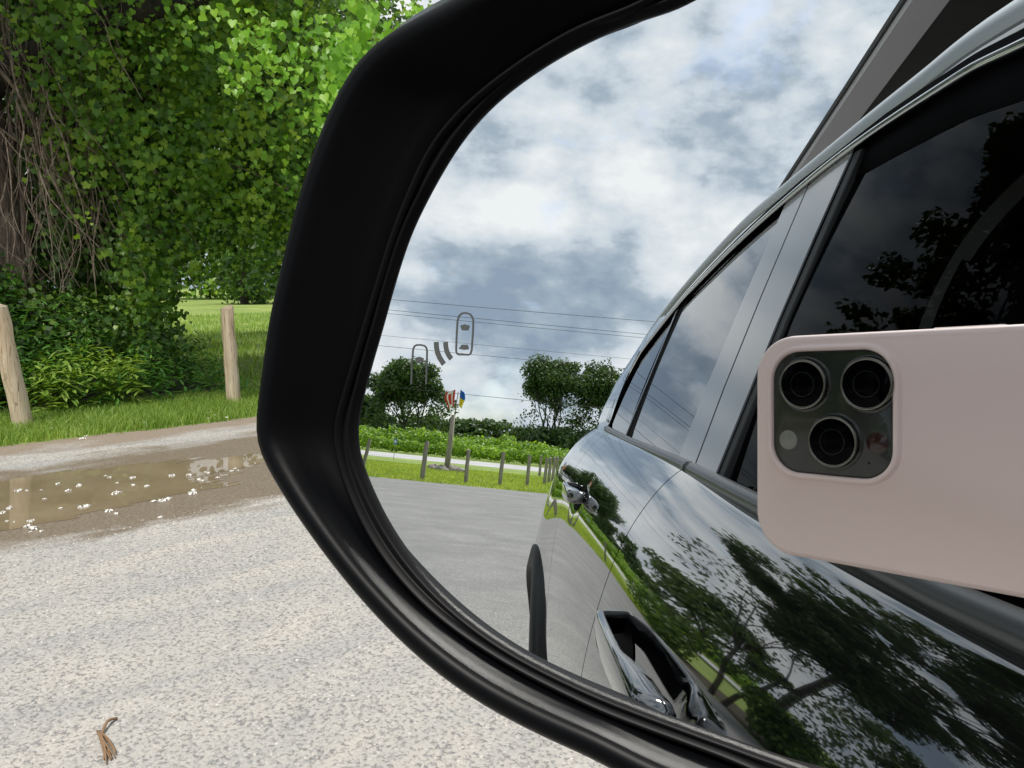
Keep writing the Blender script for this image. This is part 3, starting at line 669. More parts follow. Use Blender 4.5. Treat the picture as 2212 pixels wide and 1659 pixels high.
# ------------------------------------------------------------------ phone taking the picture
pe = bpy.data.objects.new('phone', None); scn.collection.objects.link(pe); pe.matrix_world = Mc; pe.empty_display_size = .05
tag(pe, 'phone in pale pink silicone case held up to the mirror, three dark lenses showing', 'phone')
def rrect(x0, x1, y0, y1, r_, n_=10):
    o = []
    for cx_, cy_, a0 in ((x1-r_, y1-r_, 0), (x0+r_, y1-r_, 90), (x0+r_, y0+r_, 180), (x1-r_, y0+r_, 270)):
        for k in range(n_+1): a = R(a0+90*k/n_); o.append((cx_+r_*math.cos(a), cy_+r_*math.sin(a)))
    return o
def ploft(rings, name, mat, parent=pe, caps=(False, False), smooth=True):
    n_ = len(rings[0][0]); v = [(a/1000, b/1000, (h-1.45)/1000) for C, h in rings for a, b in C]; f = []
    for i in range(len(rings)-1):
        for k in range(n_): f.append((i*n_+k, i*n_+(k+1) % n_, (i+1)*n_+(k+1) % n_, (i+1)*n_+k))
    if caps[0]: f.append(tuple(reversed(range(n_))))
    if caps[1]: f.append(tuple((len(rings)-1)*n_+k for k in range(n_)))
    return mesh(name, v, f, mat, parent, smooth)
X0, X1, Y0, Y1 = -40.5, 107, -58.4, 16.4
ins = lambda d, r0=14: rrect(X0+d, X1-d, Y0+d, Y1-d, max(1.5, r0-d), 14)
bx0, bx1, by0, by1 = -32.7, 7.4, -29.6, 10.8
hole = lambda d, r0=9.5: rrect(bx0-d, bx1+d, by0-d, by1+d, max(1.5, r0+d), 14)
# back face ring between the outline and the camera opening (h grows away from the mirror)
def match(C, n_=60):
    P = np.array(C); P = np.vstack([P, P[:1]]); return P
back_o = ins(3.4)
case_r = [(ins(1.9), 4.5), (ins(.9), 4.9), (ins(.3), 5.8), (ins(0), 7.5), (ins(0), 12.0), (ins(.6), 14.2), (ins(2.0), 15.0)]
case = ploft(case_r, 'case', M_case, caps=(False, True))
ploft([(ins(1.9), 4.5), (hole(2.5), 4.5), (hole(2.1), 4.1), (hole(1.8), 3.0), (hole(1.3), 2.45), (hole(.7), 2.35), (hole(.2), 2.7), (hole(0), 3.4), (hole(0), 5.5)], 'case_back', M_case)
ploft([(hole(-.0), 5.0), (hole(-.05), 3.9), (hole(-.6), 3.65)], 'camera_plate', M_plate, caps=(False, True))
def disc(cx_, cy_, rad, name, mat, h0, h1, parent=pe, rim=None):
    C = lambda r_: [(cx_+r_*math.cos(2*math.pi*k/64), cy_+r_*math.sin(2*math.pi*k/64)) for k in range(64)]
    return ploft([(C(rad), h0), (C(rad), h1+.25), (C(rad-.25), h1)], name, mat, parent, caps=(False, True))
def lens(cx_, cy_, rad):
    C = lambda r_: [(cx_+r_*math.cos(2*math.pi*k/72), cy_+r_*math.sin(2*math.pi*k/72)) for k in range(72)]
    r_ = ploft([(C(rad), 3.7), (C(rad), 1.5), (C(rad-.25), 1.25), (C(rad-.7), 1.25), (C(rad-.85), 1.6), (C(rad-.85), 2.2)], 'lens_ring', M_ring)
    ploft([(C(rad-.8), 1.6), (C(rad-1.2), 1.5)], 'lens_glass', M_lens, r_, caps=(False, True))
    ploft([(C(rad*.50), 1.49), (C(rad*.485), 1.485)], 'inner_ring', M_plate, r_)
    ploft([(C(rad+1.1), 3.72), (C(rad+.9), 3.3), (C(rad+.1), 3.2)], 'lens_collar', M_plate, r_)
lens(-21.1, -.1, 8.2); lens(0, 0, 8.2); lens(-10.9, -18.5, 8.2)
disc(-27.2, -18.9, 3.3, 'flash', M_flash, 4, 3.4); disc(2.6, -18.2, 3.5, 'depth_sensor', pbr('sensor', (.03, .012, .012), .1), 4, 3.5); disc(0, -24.6, .55, 'microphone', M_dark, 4, 3.5)
ploft([(rrect(16, 35, 0, 0.01, .004, 14), 6.5)]*1+[(rrect(16, 35, 0, .01, .004, 14), 6.5)], 'tmp', M_case) if False else None
mb = MB(); mb.box((.0165, .0158, .0075), (.0355, .0168, .0115)); o = mb.build('side_button', M_case, pe); b_ = o.modifiers.new('b', 'BEVEL'); b_.width = .0006; b_.segments = 3
# ------------------------------------------------------------------ foliage builders
LEAF = {  # outline in leaf plane (x across, y along; tip at -y) as faces over shared points; z = fold
 'heart': (np.array([(0,-.62,0),(.26,-.30,.06),(.46,.02,.10),(.40,.28,.08),(.18,.40,.04),(0,.26,0),(-.18,.40,.04),(-.40,.28,.08),(-.46,.02,.10),(-.26,-.30,.06)]), [(0,1,2,5),(2,3,4,5),(0,5,8,9),(5,6,7,8)]),
 'lance': (np.array([(0,-.5,0),(.09,-.2,.02),(.10,.1,.02),(0,.5,-.06),(-.10,.1,.02),(-.09,-.2,.02)]), [(0,1,2,3),(0,3,4,5)]),
 'lobed': (np.array([(0,-.62,0),(.24,-.28,.05),(.46,-.18,.10),(.40,.12,.08),(.40,.38,.05),(0,.26,0),(-.40,.38,.05),(-.40,.12,.08),(-.46,-.18,.10),(-.24,-.28,.05),(0,0,0)]), [(0,1,10,9),(1,2,3,10),(3,4,5,10),(5,6,7,10),(7,8,9,10)]),
 'clump': (np.array([(0,-.5,0),(.38,-.1,.12),(.15,.5,0),(-.35,.2,-.1)]), [(0,1,2,3)]),
}
def unit(a): return a/(np.linalg.norm(a, axis=-1, keepdims=True)+1e-9)
def leaves(name, C, Nn, T, size, mat, parent=None, shape='heart', rnd=None):
    """C centres, Nn normals, T tip directions (made perpendicular), size per leaf"""
    base, faces = LEAF[shape]; n_ = len(C); Nn = unit(Nn); T = unit(T-Nn*np.sum(T*Nn, 1, keepdims=True)); B = np.cross(T, Nn)
    size = np.broadcast_to(np.asarray(size, float), (n_,))[:, None, None]
    V = (C[:, None, :]+size*(base[None, :, 0:1]*B[:, None, :]-base[None, :, 1:2]*T[:, None, :]+base[None, :, 2:3]*Nn[:, None, :])).reshape(-1, 3)
    fi = np.array(faces).ravel(); idx = (np.arange(n_)[:, None]*len(base)+fi[None, :]).ravel()
    r_ = rng.random(n_) if rnd is None else rnd
    return fastmesh(name, V, idx, 4, mat, parent, np.repeat(r_, len(faces)))
def gauss(n_, s=1.0): return rng.normal(size=(n_, 3))*s
def clumps(centers, radii, per, shell=.75):
    """points spread in ellipsoidal clumps, biased to the shell"""
    P = []; Nn = []
    for c, r_ in zip(centers, radii):
        d = unit(gauss(per)); q = rng.random((per, 1))**.5*(1-shell)+shell*rng.random((per, 1))**.25
        P.append(np.array(c)+d*q*np.array(r_)); Nn.append(d+gauss(per, .6))
    return np.vstack(P), np.vstack(Nn)
def grow(p, d, length, rad, lvl, maxl, segs, tips, spread=.6, upb=.15, nb=(2, 4), lr=(.62, .82), nside=7):
    pts = [np.array(p, float)]; n_ = 4; dd = np.array(d, float)
    for i in range(n_):
        dd = dd+np.array([random.uniform(-1, 1) for _ in range(3)])*.16; dd[2] += upb*.3; dd /= np.linalg.norm(dd)
        pts.append(pts[-1]+dd*length/n_)
    rr = [rad*(1-.42*i/n_) for i in range(n_+1)]
    segs.append((pts, rr, max(4, nside-lvl)))
    if lvl >= maxl: tips.append(pts[-1]); tips.append(pts[-2]); return
    if lvl >= maxl-1: tips.append(pts[-1])
    k = random.randint(*nb)
    for i in range(k):
        at = n_ if i == 0 else random.randint(2, n_)
        a = random.uniform(0, 2*math.pi); ax = np.array([math.cos(a), math.sin(a), random.uniform(-.3, .5)])
        nd_ = dd+ax*spread*random.uniform(.6, 1.3); nd_[2] += upb; nd_ /= np.linalg.norm(nd_)
        grow(pts[at], nd_, length*random.uniform(*lr), rr[at]*.72, lvl+1, maxl, segs, tips, spread, upb, nb, lr, nside)
def tree(name, label, loc, height, crown, nleaf, lsize, seed, mat=None, bark=None, first=.28, group=None, levels=4, spread=.75, trunks=1, squash=.75, tr=.28, cat='tree', blob=.11, fill=0, lowest=.2, waist=None):
    random.seed(seed); segs = []; tips = []
    root = empty(name, loc, 0, label, cat, group)
    for t in range(trunks):
        a = 2*math.pi*t/trunks; d = np.array([math.cos(a)*.28*(trunks > 1), math.sin(a)*.28*(trunks > 1), 1.0]); d /= np.linalg.norm(d)
        grow((math.cos(a)*.15*(trunks > 1), math.sin(a)*.15*(trunks > 1), -.05), d, height*first, tr/(1+.35*(trunks-1)), 0, levels, segs, tips, spread)
    tips = np.array(tips)
    # fit crown into the wanted size
    zmx = np.percentile(tips[:, 2], 98); rx = np.percentile(np.hypot(tips[:, 0], tips[:, 1]), 93)
    sz = height*.93/zmx; sxy = crown*.88/rx
    tips = tips*[sxy, sxy, sz]
    mb = MB()
    for pts, rr, n_ in segs:
        if rr[0] < .012*height/8: continue
        mb.tube([np.array(p)*[sxy if p[2] > .3 else 1, sxy if p[2] > .3 else 1, sz] for p in pts], rr, n_, False)
    mb.build('trunk', bark or M_barkd, root, True)
    tips = tips[tips[:, 2] > height*lowest]
    if fill:
        e_ = unit(gauss(fill))*[crown, crown, height*.5*squash]*(.55+.42*rng.random((fill, 1))); e_[:, 2] += height*(1-.5*squash)-.3; tips = np.vstack([tips, e_[e_[:, 2] > height*lowest]])
    if waist:
        k_ = np.clip((tips[:, 2]-waist[0])/(waist[1]-waist[0]), 0, 1)*(1-waist[2])+waist[2]; tips[:, :2] *= k_[:, None]
    per = max(3, nleaf//len(tips)); r_ = height*blob
    rad = [(r_*random.uniform(.6, 1.25), r_*random.uniform(.6, 1.25), r_*squash*random.uniform(.5, 1.0)) for _ in tips]
    P, Nn = clumps(tips, rad, per, .5)
    cl = np.repeat(rng.random(len(tips)), per)*.45+rng.random(len(P))*.55
    Nn[:, 2] += .5
    leaves('crown', P, Nn, gauss(len(P)), lsize*(.7+.6*rng.random(len(P))), mat or M_tree, root, 'clump', cl)
    return root
# ------------------------------------------------------------------ things beside the lot, seen directly
def post(name, loc, h, r_, lean, mat, label, group, seed=0, cat='post'):
    random.seed(seed); pts = []; rr = []
    for i in range(9):
        t = i/8; pts.append((lean[0]*t+random.uniform(-.004, .004), lean[1]*t+random.uniform(-.004, .004), -.12+(h+.12)*t)); rr.append(r_*(1.06-.10*t)*(1+random.uniform(-.02, .02)))
    pts.append((lean[0], lean[1], h+.006)); rr.append(r_*.88)
    mb = MB(); mb.tube(pts, rr, 20, True, .025); o = mb.build(name, mat, None, True); o.location = loc
    es = o.modifiers.new('e', 'EDGE_SPLIT'); es.split_angle = R(50)
    tag(o, label, cat, group); return o
post('fence_post', (-7.60, 1.26, 0), 1.04, .075, (.02, -.13), M_post, 'leaning tan wooden post beside the puddle at the foot of the weeds', 'wooden posts around the lot', 1)
post('fence_post', (-7.73, 3.14, 0), .99, .068, (.0, -.03), M_post, 'upright tan wooden post in the verge nearest the mirror edge, lawn behind it', 'wooden posts around the lot', 2)
post('fence_post', (-12.4, 5.9, 0), .62, .05, (0, 0), M_barkd, 'short dark stake standing out on the lawn behind the verge post', None, 3)
mesh_soil = sheet('litter_and_shade', [(-8.15+.12*math.sin(y*2.1)+.06*math.sin(y*5.3), y) for y in np.linspace(-6, 3.35, 60)]+[(-9.3, 3.6), (-10.5, 3.4), (-12.5, 2.0), (-14, -6)], .004, M_soil)
sheet('litter_and_shade', [(-7.05+.1*math.sin(y*1.7), y) for y in np.linspace(-19.9, -7.5, 50)]+[(-13, -7.5), (-13, -19.9)], .004, M_soil)  # dark soil strip stands in for the shade under the verge trees
# vine-draped tree: trunk, dead vines, hanging curtains of leaves
vt = empty('vine_covered_tree', (-10.0, 1.52, 0), 0, 'old tree with shaggy trunk and dead stems draped in bright heart-leaved vines', 'tree')
V0 = np.array([-10.0, 1.52, 0])
random.seed(5); mb = MB()
tp = [(-.02, -.02, -.1), (0, 0, .4), (.03, -.02, 1.2), (.0, -.06, 2.2), (-.02, -.16, 3.4), (-.05, -.25, 4.8), (-.1, -.3, 6.5)]
mb.tube(spl(tp, 5), [.40-.16*i/30 for i in range(31)], 26, True, .10)
for i in range(26):   # strips of loose bark
    a = random.uniform(-1.4, 1.4); z0 = random.uniform(.2, 3.6); l_ = random.uniform(.5, 1.3); rr = .40-.16*(z0/6.5)+.02
    mb.tube([(math.cos(a)*rr, math.sin(a)*rr-.04*z0/1.2, z0), (math.cos(a+.06)*(rr+.03), math.sin(a+.06)*(rr+.03)-.04*z0/1.2, z0+l_*.5), (math.cos(a+.1)*rr, math.sin(a+.1)*rr-.04*z0/1.2, z0+l_)], [.012, .03, .01], 5)
mb.build('trunk', M_bark, vt, True)
mb = MB(); random.seed(11)
limbs = [([(0, -.1, 3.2), (.9, .9, 3.9), (2.2, 2.4, 4.4), (3.6, 4.2, 4.6), (4.3, 5.6, 4.3)], [.16, .13, .10, .07, .04]),
         ([(0, -.1, 2.6), (.3, 1.2, 3.4), (.2, 2.6, 3.8), (-.2, 4.0, 4.0)], [.13, .1, .07, .04]),
         ([(0, -.1, 3.8), (1.5, -.6, 4.5), (3.0, -.4, 5.0)], [.14, .10, .05])]
for pts, rr in limbs: q = spl(pts, 5); mb.tube(q, np.interp(np.linspace(0, 1, len(q)), np.linspace(0, 1, len(rr)), rr), 8)
mb.build('limb', M_barkd, vt, True)
mb = MB()
for i in range(230):  # dead vine stems around and in front of the trunk
    y0 = random.gauss(.35, .42); x0 = .35+random.uniform(-.1, .8); z0 = random.uniform(1.9, 4.8); l_ = random.uniform(.8, 2.6)
    p = np.array([x0, y0, z0]); d = np.array([random.uniform(-.2, .3), random.uniform(-.15, .4), -1.0]); pts = [p]
    n_ = 9
    for k in range(n_):
        d = d+np.array([random.uniform(-.35, .35), random.uniform(-.35, .35), random.uniform(-.25, .12)]); d /= np.linalg.norm(d); p = p+d*l_/n_
        if p[2] < 1.15-.1*random.random(): break
        pts.append(p)
    if len(pts) < 4: continue
    r0 = random.choice([.003, .004, .004, .005, .006, .010]); q_ = spl(pts, 2); mb.tube(q_, [r0*(1.15-.9*i_/len(q_)) for i_ in range(len(q_))], 5, False)
for a_, b_, r_ in (((.75, -.35, 3.9), (.5, 1.0, 1.6), .022), ((.6, -.2, 2.9), (.55, 1.15, 1.75), .014), ((.7, .2, 4.2), (.6, 1.7, 2.7), .010), ((.4, 1.2, 2.7), (.9, 3.0, 2.4), .008)):
    a_, b_ = np.array(a_), np.array(b_); q = [a_+(b_-a_)*t+np.array([0, random.uniform(-.05, .05), .18*math.sin(math.pi*t)]) for t in np.linspace(0, 1, 9)]; mb.tube(spl(q, 2), r_, 6)
mb.build('dead_vines', M_stem, vt, True)
def curtain(n_strand, fx, fy, fz, ln, per_m, size, jitter=.06, face=(1, -.55, .35), fn=.5):
    """hanging strands with leaves along them -> centres, normals, tips, sizes, rnd"""
    C = []; S = []; Rn = []
    for i in range(n_strand):
        x, y, z = fx(), fy(), fz(); l_ = ln(); k = max(3, int(l_*per_m)); t = np.sort(rng.random(k))
        ph = rng.random()*6.28; am = .05+.12*rng.random()
        P = np.c_[x+am*np.sin(t*4+ph)+rng.normal(size=k)*jitter, y+am*np.cos(t*3+ph)+rng.normal(size=k)*jitter, z-l_*t+rng.normal(size=k)*jitter*.5]
        C.append(P); S.append(size*(.55+.75*rng.random(k))*(1-.35*t)); Rn.append(np.clip(.5*rng.random()+.5*rng.random(k)+.0*t, 0, 1))
    C = np.vstack(C); S = np.concatenate(S); Rn = np.concatenate(Rn)
    Nn = np.array(face)+rng.normal(size=C.shape)*fn; T = np.array([.15, 0, -1.0])+rng.normal(size=C.shape)*.35
    return C, Nn, T, S, Rn
U = lambda a, b: (lambda: random.uniform(a, b))
random.seed(21)
def put(name, parts, mat, parent, shape='heart', origin=V0):
    C = np.vstack([p[0] for p in parts])-origin; leaves(name, C, np.vstack([p[1] for p in parts]), np.vstack([p[2] for p in parts]), np.concatenate([p[3] for p in parts]), mat, parent, shape, np.concatenate([p[4] for p in parts]))
far = [curtain(430, U(-11.2, -9.7), U(1.95, 3.4), U(2.2, 6.4), U(.8, 2.2), 34, .10, .12),
       curtain(560, U(-11.2, -9.4), U(3.2, 6.8), U(2.5, 6.4), U(.5, 1.3), 34, .10, .12),
       curtain(110, U(-10.6, -9.4), U(1.9, 3.2), U(1.6, 3.0), U(.6, 1.5), 28, .085, .12)]
put('vine_leaves', far, M_leafd, vt, 'heart')  # same vine in a darker leaf colour, shade of the depth painted in
near = [curtain(230, U(-9.7, -8.2), U(2.0, 3.5), U(2.5, 5.2), U(.4, 1.4), 26, .088, .10),
        curtain(300, U(-9.7, -7.8), U(3.1, 6.3), U(2.9, 5.2), U(.3, 1.3), 28, .090, .10),
        curtain(50, U(-9.6, -8.8), U(3.3, 5.6), U(2.0, 2.6), U(.3, .8), 28, .08, .08),
        curtain(50, U(-9.3, -8.6), U(2.4, 3.0), U(1.2, 2.2), U(.4, 1.0), 28, .075, .07),
        curtain(26, U(-9.2, -8.4), U(1.5, 2.4), U(3.6, 4.8), U(.3, 1.2), 24, .085, .07)]
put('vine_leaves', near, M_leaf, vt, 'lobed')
bright = [curtain(70, U(-6.5, -5.7), U(3.05, 4.2), U(2.9, 3.7), U(.25, .85), 28, .088, .07),
          curtain(30, U(-6.3, -5.6), U(3.4, 4.6), U(2.5, 3.1), U(.2, .8), 26, .08, .06),
          curtain(26, U(-7.0, -6.2), U(2.6, 3.4), U(3.2, 3.7), U(.2, .5), 24, .085, .07)]
bright.append(curtain(16, U(-8.4, -7.4), U(1.9, 2.9), U(2.9, 4.4), U(.15, .5), 18, .085, .08)); bright.append(curtain(12, U(-8.2, -7.4), U(3.2, 4.4), U(1.8, 3.2), U(.15, .5), 18, .08, .08))
put('vine_leaves', bright, M_leaf_lit, vt)
cc = [(random.uniform(-1.2, 3.2), random.uniform(-3.0, 2.6), random.uniform(4.9, 7.2)) for _ in range(34)]
P, Nn = clumps(cc, [(.9, .9, .5)]*34, 360, .4); leaves('crown', P, Nn+[0, 0, .6], gauss(len(P)), .17*(.7+.6*rng.random(len(P))), M_leafd, vt, 'clump')  # unseen leaf canopy added overhead to shade the vines below
# understory behind: broad dark shrubs closing the hollow
for i, (x, y, h_, c_, lb) in enumerate(((-14.5, 2.0, 6.5, 2.2, 'dark tree just behind the shaggy trunk, its leaves closing the hollow'), (-16.5, 5.1, 7.0, 2.1, 'dark leafy tree behind the middle of the hanging vines'), (-13.5, 7.6, 7.5, 2.4, 'dark leafy tree behind the vines next to the mirror edge'), (-15, -1.5, 7, 2.6, 'dark leafy tree left of the shaggy trunk, mostly out of frame'))):
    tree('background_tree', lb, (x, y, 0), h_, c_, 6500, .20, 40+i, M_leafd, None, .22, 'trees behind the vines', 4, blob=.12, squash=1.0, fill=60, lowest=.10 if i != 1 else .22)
# far edge of the lawn
for i, (x, y, h_, c_, lb) in enumerate(((-54, 23.0, 11, 3.0, 'dark round tree standing alone on the far lawn beside the mirror edge'), (-80, 27, 16, 8, 'pale green trees beyond the far lawn, left of the dark round tree'), (-84, 42, 17, 9, 'green trees beyond the far lawn, behind the dark round tree'), (-84, 35, 15, 8, 'green trees beyond the far lawn, behind the vines'))):
    tree('lawn_tree', lb, (x, y, 0), h_, c_, 13000, .55 if i else .3, 60+i, (M_leafd, M_leaf, M_leafd, M_leafd)[i], None, .2, 'trees past the lawn', 4, blob=.13, fill=90, lowest=.02, squash=1.2)
# weeds at the foot of the tree
def weedpatch(name, label, n_stem, fx, fy, hfun, size, mat, seed, origin):
    random.seed(seed); C = []; Nn = []; T = []; S = []; Rn = []; mb = MB()
    for i in range(n_stem):
        x, y = fx(), fy(); h_ = hfun(x, y)*random.uniform(.65, 1.08)
        if h_ < .08: continue
        lx, ly = random.uniform(-.25, .35)*h_, random.uniform(-.25, .25)*h_; k = max(6, int(h_*22)); rr = random.random()
        for j in range(k):
            t = (j+.5)/k; a = j*2.4+rr*6; zz = h_*t
            if h_ > .5 and t < .25: continue
            p = np.array([x+lx*t*t, y+ly*t*t, zz]); o_ = np.array([math.cos(a), math.sin(a), random.uniform(.0, .5)]); s_ = size*random.uniform(.7, 1.25)*(1-.35*t)
            C.append(p+o_*s_*.45); T.append(o_+np.array([0, 0, -.45])); Nn.append(np.array([0, 0, 1])+o_*.35+np.random.default_rng(i*97+j).normal(size=3)*.25); S.append(s_); Rn.append(min(1, .5*rr+.5*random.random()))
        if i % 2 == 0: mb.tube([(x-origin[0], y-origin[1], 0), (x+lx*.3-origin[0], y+ly*.3-origin[1], h_*.5), (x+lx-origin[0], y+ly-origin[1], h_)], [.006, .005, .002], 4, False)
    root = empty(name, origin, 0, label, 'weeds', None) if name != 'undergrowth' else None
    if root is None:
        o = leaves(name, np.array(C), np.array(Nn), np.array(T), np.array(S), mat, None, 'lance', np.array(Rn)); stuff(o); tag(o, label, 'undergrowth'); return o
    o = leaves('foliage', np.array(C)-origin, np.array(Nn), np.array(T), np.array(S), mat, root, 'lance', np.array(Rn)); return root
hb = lambda x, y: max(0, min(1.5, (1.45-.40*max(0, y-1.2))*min(1, (-7.95-x)*1.1+.22)))*(1 if y < 3.35 else max(0, 1-(y-3.35)*2))
weedpatch('undergrowth', 'tangle of broad and narrow leaved weeds under the vine-covered tree', 520, U(-10.3, -8.1), U(.5, 3.55), hb, .15, M_weed, 31, (0, 0, 0))
weedpatch('weed_clump', 'bright clump of long narrow leaves right of the leaning post', 120, U(-8.6, -8.0), U(1.45, 2.35), lambda x, y: .62-.22*abs(y-1.85), .17, M_grassb, 32, (-8.3, 1.9, 0))
sh = empty('shrub', (-9.6, .9, 0), 0, 'dark dense shrub behind the leaning post at the foot of the trunk', 'shrub')
P, Nn = clumps([(.35, -.6, .9), (.5, .1, 1.0), (.45, .6, .8), (.2, .3, 1.15), (.7, .5, .5), (.6, -.3, .5), (.4, 1.3, .75), (.5, 1.8, .5)], [(.5, .5, .5)]*8, 800, .6)
leaves('foliage', P, Nn+[.3, 0, .4], gauss(len(P)), .07*(.7+.7*rng.random(len(P))), M_leafd, sh, 'clump'); mb = MB()
for i in range(14): mb.tube([(.3, .4, -.02), (random.uniform(0, .5), random.uniform(-.6, 1.6), .25), (random.uniform(.1, .7), random.uniform(-.7, 1.8), random.uniform(.6, 1.1))], [.012, .01, .004], 5)
mb.build('stems', M_barkd, sh)
# grass of the verge and of the lawn strip by the lot
def blades(name, label, pts, hgt, wdt, mat):
    n_ = len(pts); a = rng.random(n_)*6.283; h_ = hgt*(.5+.9*rng.random(n_)); lean = rng.normal(size=(n_, 2))*.35*h_[:, None]
    bx = np.c_[np.cos(a), np.sin(a), np.zeros(n_)]*wdt; P = np.c_[pts, np.zeros(n_)]
    tip = P+np.c_[lean, h_]; mid = P+np.c_[lean*.35, h_*.6]
    V = np.stack([P-bx, P+bx, mid+bx*.7, mid-bx*.7, tip+bx*.1, tip-bx*.1], 1).reshape(-1, 3)
    fi = np.array([0, 1, 2, 3, 3, 2, 4, 5]); idx = (np.arange(n_)[:, None]*6+fi[None, :]).ravel()
    o = fastmesh(name, V, idx, 4, mat, None, np.repeat(rng.random(n_), 2)); stuff(o); return tag(o, label, 'grass')
def scatter(n_, x0, x1, y0, y1, keep=None):
    p = np.c_[rng.uniform(x0, x1, n_), rng.uniform(y0, y1, n_)]
    return p if keep is None else p[keep(p[:, 0], p[:, 1])]
edge = lambda y: -6.9+.12*np.sin(y*.9)+.05*np.sin(y*3.1)
g1 = scatter(42000, -8.5, -6.7, -.2, 5.0, lambda x, y: x < edge(y)+.06*rng.normal(size=len(x))-.02)
blades('verge_grass', 'strip of bright short grass between the lot edge and the weeds', g1, .075, .0035, M_grassb)
g2 = scatter(52000, -34, -8.3, 3.2, 22, lambda x, y: (y > 3.4+(-8.3-x)*.12) & (rng.random(len(x)) < np.clip(14/(-x)**1.15, 0, 1)*1.6))
blades('lawn_grass', 'mown bright green grass of the lawn behind the verge posts', g2, .10, .010, M_grassb)
g3 = scatter(46000, -8, 9, -32, -20.3); blades('back_lawn_grass', 'mown yellow green grass around the back fence posts and flag pole', g3, .07, .014, M_grassy)
# fallen blossoms on and around the puddle
def blossom(seed):
    r_ = np.random.default_rng(seed); n_ = 20; d = unit(r_.normal(size=(n_, 3))); d[:, 2] = abs(d[:, 2]); P = d*[.024, .024, .011]*(.5+.5*r_.random((n_, 1)))
    global rng; keep = rng; rng = r_; o = leaves('fallen_blossom', P, d+r_.normal(size=(n_, 3))*.5, r_.normal(size=(n_, 3)), .017*(.7+.6*r_.random(n_)), M_petal, None, 'clump'); rng = keep; return o
bp = [blossom(s) for s in (1, 2, 3, 4)]
bpos = [(40,1062),(58,1062),(88,1061),(125,1047),(147,1063),(172,1050),(170,1052),(133,1100),(176,1098),(190,1095),(5,1110),(20,1100),(228,1030),(238,1033),(286,1034),(287,1050),(318,1052),(254,1045),(248,1068),(260,1066),(370,1030),(410,1028),(443,1022),(450,1024),(508,1014),(515,1018),(500,1019),(335,1086),(350,1084),(365,1080),(415,1068),(418,1062),(60,1140),(72,1145),(64,1152),(30,1130),(15,1128),(90,1150),(66,1128),(430,1040),(437,1041),(470,1034),(235,1106),(250,1112),(347,1120),(96,1080)]
F_, CX_, CY_ = 1650., 1106., 829.5
bpos_w = []
for i, (px, py) in enumerate(bpos):
    d = (px-CX_)/F_*right-(py-CY_)/F_*up+fwd; t = -H/d[2]; bpos_w.append((round(float(d[0]*t), 3), round(float(d[1]*t), 3)))
for i, (x, y) in enumerate(bpos_w):
    o = bp[i % 4] if i < 4 else bp[i % 4].copy()
    if i >= 4: scn.collection.objects.link(o)
    k = random.uniform(.35, 1.1); o.location = (x, y, .006); o.scale = (k, k, k); o.rotation_euler = (0, 0, random.uniform(0, 6)); tag(o, 'white fallen blossom cluster on the muddy puddle or its damp rim', 'blossom', 'fallen blossoms on the puddle')
r5 = random.Random(9)
for i in range(26):
    y = r5.uniform(.5, 4.2); x = float(edge(y))+r5.uniform(-.5, .12); o = bp[i % 4].copy(); scn.collection.objects.link(o); k = r5.uniform(.5, 1.0)
    o.location = (x, y, .03 if x < edge(y) else .006); o.scale = (k, k, k); o.rotation_euler = (0, 0, r5.uniform(0, 6)); tag(o, 'white fallen blossom cluster lying along the grass edge', 'blossom', 'fallen blossoms along the grass edge')
# twig in the near gravel
tw = MB(); random.seed(3)
def gp(px, py):
    d = (px-CX_)/F_*right-(py-CY_)/F_*up+fwd; t = -H/d[2]; return np.array([d[0]*t, d[1]*t, .007])
a_, b_, c_ = gp(213, 1588), gp(250, 1645), gp(252, 1557)
for k in range(9):
    j = np.array([random.uniform(-.006, .006), random.uniform(-.006, .006), random.uniform(0, .012)]); e_ = b_+(b_-a_)*random.uniform(-.12, .08)+np.array([random.uniform(-.012, .012), random.uniform(-.025, .025), .002])
    tw.tube(spl([a_+j*.4, a_*.5+e_*.5+j, e_], 3), [.0032, .003, .003, .0028, .0025, .002, .0015], 5)
tw.tube(spl([a_+(b_-a_)*.15, c_*.5+a_*.5+np.array([0, 0, .012]), c_], 3), .004, 6)
M_twig = pbr('twig', (.26, .16, .09), .8)
o = tw.build('twig', M_twig, None, True); tag(o, 'small bundle of broken brown twigs lying on the pale gravel', 'twig')
# loose stones on the gravel near the car
r6 = np.random.default_rng(4)
def pebbles(n_, x0, x1, y0, y1, lo, hi):
    c = np.c_[r6.uniform(x0, x1, n_), r6.uniform(y0, y1, n_), np.full(n_, .004)]; s_ = lo+(hi-lo)*r6.random(n_)**3
    o8 = np.array([(1,0,0),(.6,.7,0),(-.3,1,0),(-1,.2,0),(-.6,-.8,0),(.4,-.9,0),(.35,.1,.75),(-.3,.2,.7)]); nb_ = len(o8)
    a = r6.random(n_)*6.28; ca, sa = np.cos(a), np.sin(a); J = o8[None]*(1+.25*r6.normal(size=(n_, nb_, 1)))*s_[:, None, None]
    V = np.stack([c[:, None, 0]+J[:, :, 0]*ca[:, None]-J[:, :, 1]*sa[:, None]*.8, c[:, None, 1]+J[:, :, 0]*sa[:, None]+J[:, :, 1]*ca[:, None]*.8, c[:, None, 2]+J[:, :, 2]], 2).reshape(-1, 3)
    fc_ = np.array([(0,1,6),(1,2,6),(2,7,6),(2,3,7),(3,4,7),(4,5,7),(5,6,7),(5,0,6)]).ravel(); idx = (np.arange(n_)[:, None]*nb_+fc_[None]).ravel()
    return V, idx, np.repeat(r6.random(n_), 8)
M_peb = MT('loose stones'); _a = M_peb.t.nodes.new('ShaderNodeAttribute'); _a.attribute_name = 'rnd'
